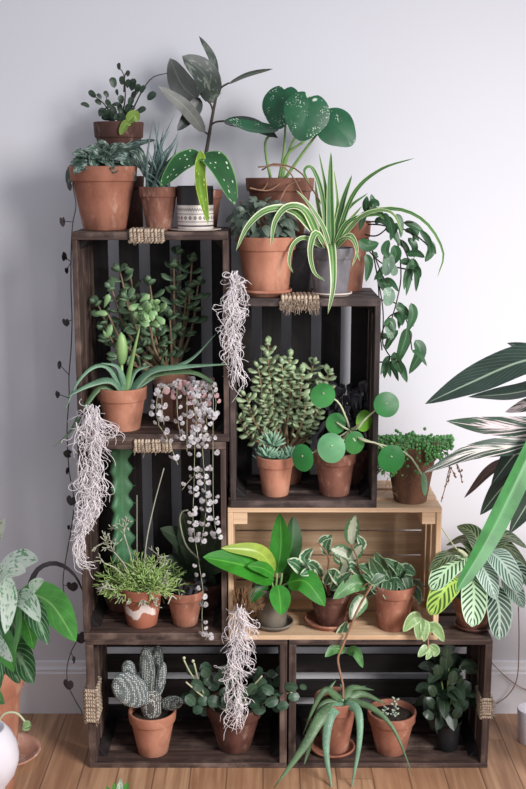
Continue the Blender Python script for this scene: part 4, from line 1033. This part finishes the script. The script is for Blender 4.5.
for p2, w_ in [([(421, 618), (413, 619), (403, 632)], 14), ([(422, 618), (420, 626), (418, 640)], 13), ([(424, 620), (425, 628), (424, 642)], 11), ([(426, 628), (436, 628), (444, 642)], 12), ([(428, 646), (424, 650), (418, 657)], 9), ([(428, 645), (430, 652), (426, 660)], 8), ([(429, 645), (436, 650), (434, 657)], 9)]:
    L(m, p2, w_, -.015, -.03, N=(R.uniform(-.4, .4), -1, .4))
build(m, 'trailing_foliage', 'palelf', t)

# ================================================================ bottom left crate
ZF = .0125
t = pot('potted_paddle_cactus', 'paddle cactus with dotted grey pads in an orange pot in the bottom left crate', 152.5, 721, 48, 30, ZF, .055, TC['orange'], rim=.25)
def pad(root, b, tp, w_, th, Y0, Y1, mat, name='pad', prof='ellip'):
    m = MB(); p0, p1 = P(*b, Y0), P(*tp, Y1); s = S(p0)
    fat(m, [p0, p0.lerp(p1, .5), p1], w_ / s, th / s, prof, (R.uniform(-.25, .25), -1, .2), 12, 14); return m.build(name, LM[mat], root)
tr = pad(t, (151.5, 722), (151.5, 688), 22, 18, .05, .05, 'trunk', 'trunk')
for b, tp, w_, th, Y0, Y1, mt in [((146, 704), (115, 676), 31, 8, .03, .015, 'padl'), ((131, 682), (127, 660), 15, 7, .055, .06, 'padl'), ((150, 697), (145, 646), 16, 9, .05, .05, 'pad'), ((154, 690), (158, 644), 14, 9, .08, .08, 'pad'), ((157, 698), (164, 662), 11, 7, .05, .045, 'padl'), ((148, 695), (140, 677), 12, 6, .07, .07, 'pad'), ((160, 705), (183, 701), 15, 7, .045, .03, 'pad')]:
    pad(t, b, tp, w_, th, Y0, Y1, mt)

t = pot('potted_round_leaf_trailer', 'reddish pot of a dark round-leaved trailer in the bottom left crate behind the root clump', 234.5, 716, 58, 32, ZF, .075, TC['glazed'], rim=.25)
m = MB(); minis(m, [(R.uniform(184, 284), R.uniform(668, 712), R.uniform(5, 8)) for _ in range(72)], .06, 6, 'ellip', .05, .8, (0, -1, .6), .3, (234, 712))
minis(m, [(278, 694, 8), (268, 690, 7), (283, 706, 6), (291, 687, 7), (294, 697, 6), (303, 687, 4), (272, 702, 7), (190, 700, 7), (198, 710, 6)], .0, 7, 'ellip', .01, .75, (0, -1, .3)); build(m, 'foliage', 'under', t)
m = MB()
for q in ([(215, 712), (202, 690), (190, 672), (184, 660)], [(212, 710), (200, 685), (194, 663)], [(228, 712), (205, 698), (186, 682)], [(250, 712), (272, 698), (292, 692)], [(240, 712), (250, 690), (262, 676)]): TB(m, q, .9, .05, .0, steps=10)
for q in ((184, 658), (193, 661)): bead(m, P(*q, .0), .004)
build(m, 'stem', 'stemp', t)

# ================================================================ bottom right crate
t = pot('potted_arching_aloe', 'terracotta pot of a long-armed aloe spilling out of the bottom right crate onto the floor', 336, 707, 44, 25, ZF + .0032, .06, TC['warm'])
saucer('orange saucer under the long-armed aloe', 334, 45, ZF, .06, TC['warm'], .013)
for p2, w_, th, mt, Y1 in [([(340, 700), (326, 690), (315, 705), (303, 735)], 8, 4, 'aloed', -.01), ([(341, 704), (322, 716), (303, 748), (274, 788)], 15, 4.5, 'aloed', -.1), ([(342, 704), (330, 716), (326, 750), (333, 795)], 13, 4.5, 'aloe', -.085), ([(345, 703), (358, 712), (359, 745), (350, 795)], 10, 4, 'aloe', -.085), ([(345, 700), (372, 708), (394, 730), (413, 776)], 7, 3.5, 'aloed', -.06),
                           ([(344, 699), (352, 688), (374, 690)], 10, 4, 'aloed', .08), ([(345, 701), (362, 694), (386, 704)], 10, 4, 'aloed', .07), ([(340, 700), (330, 690), (336, 680)], 7, 3.5, 'aloed', .06), ([(340, 702), (322, 705), (312, 725)], 9, 4, 'aloed', .0), ([(342, 700), (346, 690), (366, 686)], 8, 4, 'aloe', .1), ([(340, 701), (318, 722), (308, 752), (304, 765)], 8, 3.5, 'aloed', -.02), ([(341, 700), (345, 694), (340, 684)], 7, 4, 'aloe', .06)]:
    m = MB(); FT(m, p2, w_, th, .035, Y1, prof='aloe', N=(R.uniform(-.3, .3), -1, .6), n=16); m.build('leaf', LM[mt], t)
m = MB(); TB(m, [(337, 712), (341, 702)], 3, .05, .035); build(m, 'stem', 'stemg', t)

t = pot('potted_white_succulent', 'terracotta pot with a tiny whitish succulent cluster beside the black plastic pot', 391.5, 722, 49, 30, ZF, .06, TC['warm'], rim=.25)
m = MB()
for (x, y0, y1) in ((395, 724, 698), (393, 726, 712), (385, 724, 706), (398, 728, 718), (390, 728, 720), (402, 726, 720)):
    n_ = max(5, int((y0 - y1) * .9))
    for k in range(n_):
        p = P(x + (y0 - y1) * .04 * math.sin(k), y0 + (y1 - y0) * k / n_, .05); a = k * 2.4; d = V((math.cos(a), math.sin(a), .45)).normalized() * .0095
        fat(m, [p, p + d * .5, p + d], .0056, .0042, 'ellip', (0, -.4, 1), 4, 6)
build(m, 'rosette', 'succw', t)

t = pot('potted_dark_upright_plant', 'dark glossy plant in a black plastic pot at the right end of the bottom crates', 448, 726, 27, 21, ZF, .07, M_plastic, rim=.1)
m = MB(); bush(m, 448, 686, .075, 19, 34, .05, 70, 19, 13, 'ovate', .3); minis(m, [(446, 660, 11), (453, 676, 9), (460, 682, 8), (432, 690, 8), (430, 702, 8), (464, 705, 8), (458, 712, 8), (438, 670, 9), (452, 690, 8), (447, 650, 9), (428, 715, 7)], .03, 8, 'ovate', .02, .62, (0, -1, .5), .3, (448, 730)); build(m, 'foliage', 'black', t)
m = MB()
for q in ([(446, 728), (444, 700), (440, 670)], [(448, 728), (447, 700), (449, 665)], [(450, 728), (450, 705), (458, 685)], [(445, 728), (438, 710), (432, 700)]): TB(m, q, 1.3, .07, .06, steps=8, r1=.8)
build(m, 'stem', 'stemg', t)

# prayer plant on top of the right hand bottom crate
t = pot('potted_prayer_plant', 'prayer plant with pale herringbone leaves in a terracotta pot on the right bottom crate', 473, 603, 44, 28, ZE + .0032, .07, TC['brown'])
saucer('dark saucer under the prayer plant pot', 473, 38, ZE, .07, TC['glazed'], .012)
for p2, w_, mt, Y1, N in [([(482, 556), (474, 534), (457, 526)], 19, 'marx', .11, (0, -.8, .8)), ([(462, 560, .05), (448, 556, -.01), (429, 571, -.035)], 17, 'marx', .07, (-.2, -.7, 1)), ([(466, 558, .05), (448, 568, -.02), (431, 590, -.04)], 24, 'marb', .04, (-.3, -.9, .7)), ([(460, 580, .03), (446, 588, -.035), (430, 615, -.05)], 25, 'marl', -.01, (-.2, -1, .4)), ([(473, 575), (474, 598), (472, 627)], 27, 'marb', -.03, (0, -1, .25)),
                          ([(492, 585), (499, 608), (499, 640)], 27, 'mard', -.01, (.15, -1, .25)), ([(490, 552), (502, 562), (521, 592)], 25, 'marm', .0, (.2, -1, .6)), ([(478, 560), (487, 575), (496, 600)], 23, 'marm', .01, (.1, -1, .5)), ([(503, 575), (514, 590), (524, 608)], 21, 'marm', .03, (.3, -1, .4)), ([(478, 560), (466, 540), (446, 545)], 16, 'marx', .13, (0, -.6, 1)), ([(490, 556), (505, 546), (530, 570)], 20, 'marx', .09, (.1, -.7, 1)), ([(488, 552), (505, 536), (528, 548)], 18, 'marx', .13, (.1, -.7, 1)), ([(470, 562), (458, 552), (440, 556)], 15, 'marx', .1, (0, -.6, 1)), ([(500, 570), (518, 570), (534, 590)], 20, 'mard', .06, (.2, -.8, .8))]:
    LP(t, p2, w_, .05, Y1, LM[mt], prof='ovate' if w_ < 24 else 'ellip', N=N, fold=.12, n=16, m=8)
m = MB()
for q in [(482, 556), (462, 560), (466, 558), (457, 583), (473, 575), (492, 585), (490, 552), (478, 560), (503, 575), (470, 562)]: TB(m, [(473, 606), ((473 + q[0]) / 2, (590 + q[1]) / 2 - 8), q], 1.1, .065, .05, steps=8)
build(m, 'leaf_stalk', 'stemg', t)
m = MB(); TB(m, [(464, 558), (452, 543), (441, 527)], .9, .05, .03, steps=6, r1=.5); TB(m, [(466, 556), (462, 552), (458, 550)], 3, .045, .03, steps=4, r1=1.5); build(m, 'flower_stalk', 'stemp', t)

# ================================================================ big plant reaching in from the right
YS = -.22
p0 = P(660, 620, YS); base = (p0.x, YS, .42)
t = thing('potted_long_leaf_plant', 'large plant reaching in from the right edge with long cream-striped leaves', 'potted plant', base)
m = MB(); lathe(m, [(0, 0), (.08, 0), (.11, .17), (.12, .172), (.122, .2), (.112, .2), (.105, .18), (0, .18)], base, 36); m.build('pot', TC['warm'], t)
for p2, w_, mt, Y1, N, fo in [([(575, 352), (520, 362), (470, 383), (425, 404)], 40, 'strom', -.2, (-.1, -1, 1.0), .18), ([(575, 375), (520, 392), (468, 397)], 26, 'strom', -.12, (0, -.7, 1), .2), ([(570, 425), (520, 428), (480, 426), (446, 421)], 25, 'strompk', -.18, (0, -1, .9), .25), ([(565, 436), (515, 446), (470, 453), (424, 473)], 23, 'stromw', -.26, (0, -1, .9), .2),
                              ([(570, 350), (535, 350), (507, 343)], 20, 'strom', -.12, (0, -.8, .8), .2), ([(550, 440), (520, 450), (491, 485)], 27, 'strom', -.2, (-.2, -1, .5), .2), ([(530, 460), (495, 468), (464, 498)], 15, 'strombr', -.12, (0, -.7, .8), .3), ([(530, 470), (505, 485), (480, 515)], 25, 'strom', -.16, (-.3, -1, .4), .15), ([(545, 480), (530, 500), (509, 534)], 26, 'strom', -.2, (.2, -1, .4), .15),
                              ([(548, 410), (524, 465), (490, 535), (456, 592)], 24, 'stromg', -.36, (.25, -1, .25), .22), ([(560, 400), (530, 405), (505, 412)], 20, 'strompk', -.15, (0, -.8, .8), .2), ([(560, 470), (535, 470), (515, 500)], 24, 'strom', -.25, (0, -1, .4), .15)]:
    LP(t, p2, w_, YS, Y1, LM[mt], N=N, fold=fo, n=20, m=8, wave=.05, prof='lance' if mt != 'stromg' else 'ellip')
m = MB()
for p2, *_ in [([(575, 352)],), ([(575, 375)],), ([(570, 425)],), ([(565, 436)],), ([(570, 350)],), ([(550, 440)],), ([(530, 460)],), ([(530, 470)],), ([(545, 480)],), ([(548, 410)],), ([(560, 400)],), ([(560, 470)],)]:
    e = P(*p2[0], YS); b = V(base) + V((R.uniform(-.06, .06), R.uniform(-.06, .06), .18)); tube(m, [b, b.lerp(e, .6) + V((.02, 0, 0)), e], .0035, n=6, steps=10, r1=.0022)
build(m, 'leaf_stalk', 'stemg', t)

sx, sy = p0.x, YS  # stand added out of view, carries the plant and shades the lower right wall
q = thing('added_plant_stand', 'added unseen dark wooden stand under the large long-leaved plant, beyond the right edge', 'stand', (sx, sy, 0))
m = MB(); box(m, sx - .14, sx + .16, sy - .15, sy + .15, .395, .4195); m.build('stand_top', M_brown, q, False, .003)
for a in (sx - .13, sx + .12):
    for b in (sy - .14, sy + .11):
        m = MB(); box(m, a, a + .028, b, b + .028, 0, .395); m.build('leg', M_brown, q, False, .002)
# ================================================================ left foreground
YL = -.08
t = pot('potted_arrowhead_plant', 'arrowhead plant with green and white marbled leaves in a terracotta pot at the left edge', -24, 684, 98, 66, 0, YL, TC['orange'], rim=.2)
for p2, w_, mt, Y1, N in [([(20, 590), (50, 603), (76, 642)], 36, 'syng', -.3, (.25, -1, .7)), ([(-5, 590), (12, 565), (38, 561)], 34, 'syngw', -.3, (0, -.9, .9)), ([(8, 575), (8, 600), (5, 634)], 19, 'syngw', -.42, (.3, -1, .2)), ([(18, 590), (20, 620), (14, 660)], 17, 'syng', -.4, (-.4, -1, .2)), ([(22, 598), (34, 612), (48, 645)], 24, 'syngn', -.34, (.2, -1, .5)),
                          ([(5, 645), (18, 655), (34, 684)], 32, 'syngn', -.36, (.1, -1, .5)), ([(-10, 630), (0, 645), (13, 662)], 14, 'syngw', -.45, (.2, -1, .4)), ([(30, 600), (32, 590), (44, 580)], 20, 'syngw', -.26, (0, -1, .7)), ([(-20, 600), (-12, 625), (0, 690)], 34, 'syngn', -.3, (0, -1, .4)), ([(-20, 580), (-14, 550), (5, 518)], 22, 'syngw', -.4, (.2, -1, .2)),
                          ([(-5, 655), (8, 660), (20, 684)], 22, 'syngn', -.28, (0, -1, .4)), ([(-25, 640), (-15, 680), (5, 704)], 26, 'syng', -.4, (0, -1, .4)), ([(10, 600), (26, 622), (34, 650)], 22, 'syng', -.28, (.1, -1, .5)), ([(-8, 600), (6, 575), (26, 572)], 26, 'syngw', -.38, (.1, -1, .8)), ([(12, 596), (26, 600), (40, 622)], 22, 'syngw', -.32, (.2, -1, .6)), ([(-15, 625), (2, 640), (14, 672)], 26, 'syng', -.37, (.1, -1, .5)), ([(0, 600), (14, 625), (26, 664)], 26, 'syngn', -.24, (.1, -1, .5))]:
    LP(t, p2, w_, YL - .05, Y1, LM[mt], N=N, fold=.15, n=14, wave=.05)
m = MB(); c = top(t)
for q in [(20, 590), (-5, 590), (8, 575), (18, 590), (22, 598), (5, 645), (-10, 630), (30, 600), (-20, 600), (-20, 580), (-5, 655), (-25, 640), (10, 600), (0, 600)]:
    e = P(*q, YL - .05); tube(m, [c + V((R.uniform(-.03, .03), R.uniform(-.03, .03), -.01)), c.lerp(e, .6) + V((0, 0, .02)), e], .0022, n=5, steps=8)
build(m, 'leaf_stalk', 'stemg', t)
m = MB(); L(m, [(28, 592), (38, 570), (56, 564), (74, 575), (86, 598)], 8, -.02, .02, N=(0, -.3, 1), prof='strap'); L(m, [(40, 598), (58, 610), (71, 624)], 9, .0, .05, N=(0, -1, .3)); build(m, 'dark_strap_leaf', 'vinel', t)

p = P(-14, 790, -.42); M_white = plain('white_glaze', lin(214, 208, 214), .35, .04, 10, .02)
t = thing('white_planter', 'round white planter in the bottom left corner with thin sprouting stems', 'planter', (p.x, -.42, 0))
zt = P(0, 728, -.42).z; r = 34 / S(p)
zm, zl = P(0, 757, -.42).z, P(0, 787, -.42).z
m = MB(); lathe(m, [(0, 0), (r * .62, 0), (r * .62, .008), (r * .46, .03), (r * .44, zl * .7), (r * .56, zl), (r * .86, zl + (zm - zl) * .42), (r * .98, zl + (zm - zl) * .8), (r, zm), (r * .95, zm + (zt - zm) * .4), (r * .82, zm + (zt - zm) * .75), (r * .66, zt - .002), (r * .62, zt), (r * .58, zt - .002), (r * .6, zt - .012), (0, zt - .014)], (p.x, -.42, 0), 44); m.build('pot', M_white, t)
m = MB(); TB(m, [(-6, 738), (2, 716), (16, 713), (27, 724)], 1.1, -.42, -.42, steps=14, n=6); build(m, 'stem', 'stemp', t)
m = MB()
for q in ((27, 724), (29, 727), (26, 728)): minis(m, [(q[0], q[1], 4)], -.42, 4, 'ellip', .004, .8)
build(m, 'bud_leaf', 'palelf', t)
p = P(6, 742, .0)
m = MB(); lathe(m, [(0, 0), (.056, 0), (.075, .012), (.08, .016), (.078, .02), (.07, .014), (.052, .004), (0, .004)], (P(3, 745, .02).x, .05, 0), 40)
tag(m.build('plant_saucer', TC['pink']), 'pale pinkish saucer on the floor behind the round white planter', 'saucer', 'plant saucers')

# leaf tips of a plant below the frame
p = P(118, 800, -.3); t = thing('potted_foreground_sprig', 'white and green leaf tips poking up at the bottom edge below the paddle cactus', 'potted plant', (p.x, -.3, 0))
m = MB(); lathe(m, [(0, 0), (.035, 0), (.046, .06), (.05, .061), (.051, .08), (.045, .08), (.043, .065), (0, .064)], (p.x, -.3, 0), 30); m.build('pot', TC['orange'], t)
m = MB(); q0 = V((p.x, -.3, .064))
mw = MB()
for (x, y, w_, wh) in [(121, 778, 8, 1), (114, 782, 9, 0), (128, 782, 10, 0), (106, 786, 8, 0), (132, 790, 9, 0), (118, 788, 9, 1)]:
    e = P(x, y, -.3); leaf(mw if wh else m, [q0, q0.lerp(e, .5) + V((0, 0, .01)), e], w_ / S(e), 'ovate', (0, -1, .2), .2)
build(m, 'foliage', 'syng', t); build(mw, 'white_foliage', 'syngw', t)

# right floor edge: small white dish, and a thin cord by the skirting
p = P(531, 722, .12); m = MB(); r = .034
zt = P(531, 716, .12 - r).z
lathe(m, [(0, 0), (r * .75, 0), (r * .8, .002), (r, zt), (r * .96, zt + .002), (r * .9, zt), (r * .72, .004), (0, .004)], (p.x, .12, 0), 36)
tag(m.build('small_dish', M_white), 'small pale round dish on the floor at the right edge', 'dish')
m = MB(); pts = [P(518, 592, .15), P(519, 640, .19), P(517, 678, .235), P(508, 695, .245), P(496, 704, .25)]
tube(m, pts, .0013, n=5, steps=26); pts = [P(492, 663, .25), P(505, 676, .248), P(520, 687, .246), P(534, 692, .245)]; tube(m, pts, .0013, n=5, steps=20)
tag(m.build('cord', LM['stemr']), 'thin brown cord drooping over the skirting board at right', 'cord')
# ---------------------------------------------------------------- light and camera
w = bpy.data.worlds.new('room_light'); SC.world = w; w.use_nodes = True
bg = w.node_tree.nodes['Background']; bg.inputs[0].default_value = (.86, .9, 1, 1); bg.inputs[1].default_value = .58
def area(name, loc, tgt, sx, sy, power, col):
    l = bpy.data.lights.new(name, 'AREA'); l.shape = 'RECTANGLE'; l.size = sx; l.size_y = sy; l.energy = power; l.color = col
    o = bpy.data.objects.new(name, l); COL.objects.link(o); o.location = loc
    o.rotation_euler = (V(tgt) - V(loc)).to_track_quat('-Z', 'Y').to_euler(); return o
area('window_daylight', (1.8, -2.0, 1.7), (.25, 0, .4), 1.1, 1.2, 29, (1, .98, .97))
bpy.data.lights['window_daylight'].spread = math.radians(85)
cam = bpy.data.cameras.new('camera'); co = bpy.data.objects.new('camera', cam); COL.objects.link(co)
cam.sensor_fit = 'VERTICAL'; cam.sensor_height = 36; cam.sensor_width = 24; cam.lens = F * 36 / 789
co.location = CAM; co.rotation_euler = (PI / 2 - TH, 0, 0)
cam.dof.use_dof = True; cam.dof.focus_distance = 2.36; cam.dof.aperture_fstop = 6.3
SC.camera = co
SC.view_settings.view_transform = 'Standard'; SC.view_settings.look = 'None'; SC.view_settings.gamma = 1; SC.view_settings.use_curve_mapping = False
SC.view_settings.exposure = 0.08
for o in list(bpy.data.objects):
    for k in ('_o', '_h', '_rt', '_rb'):
        if k in o: del o[k]
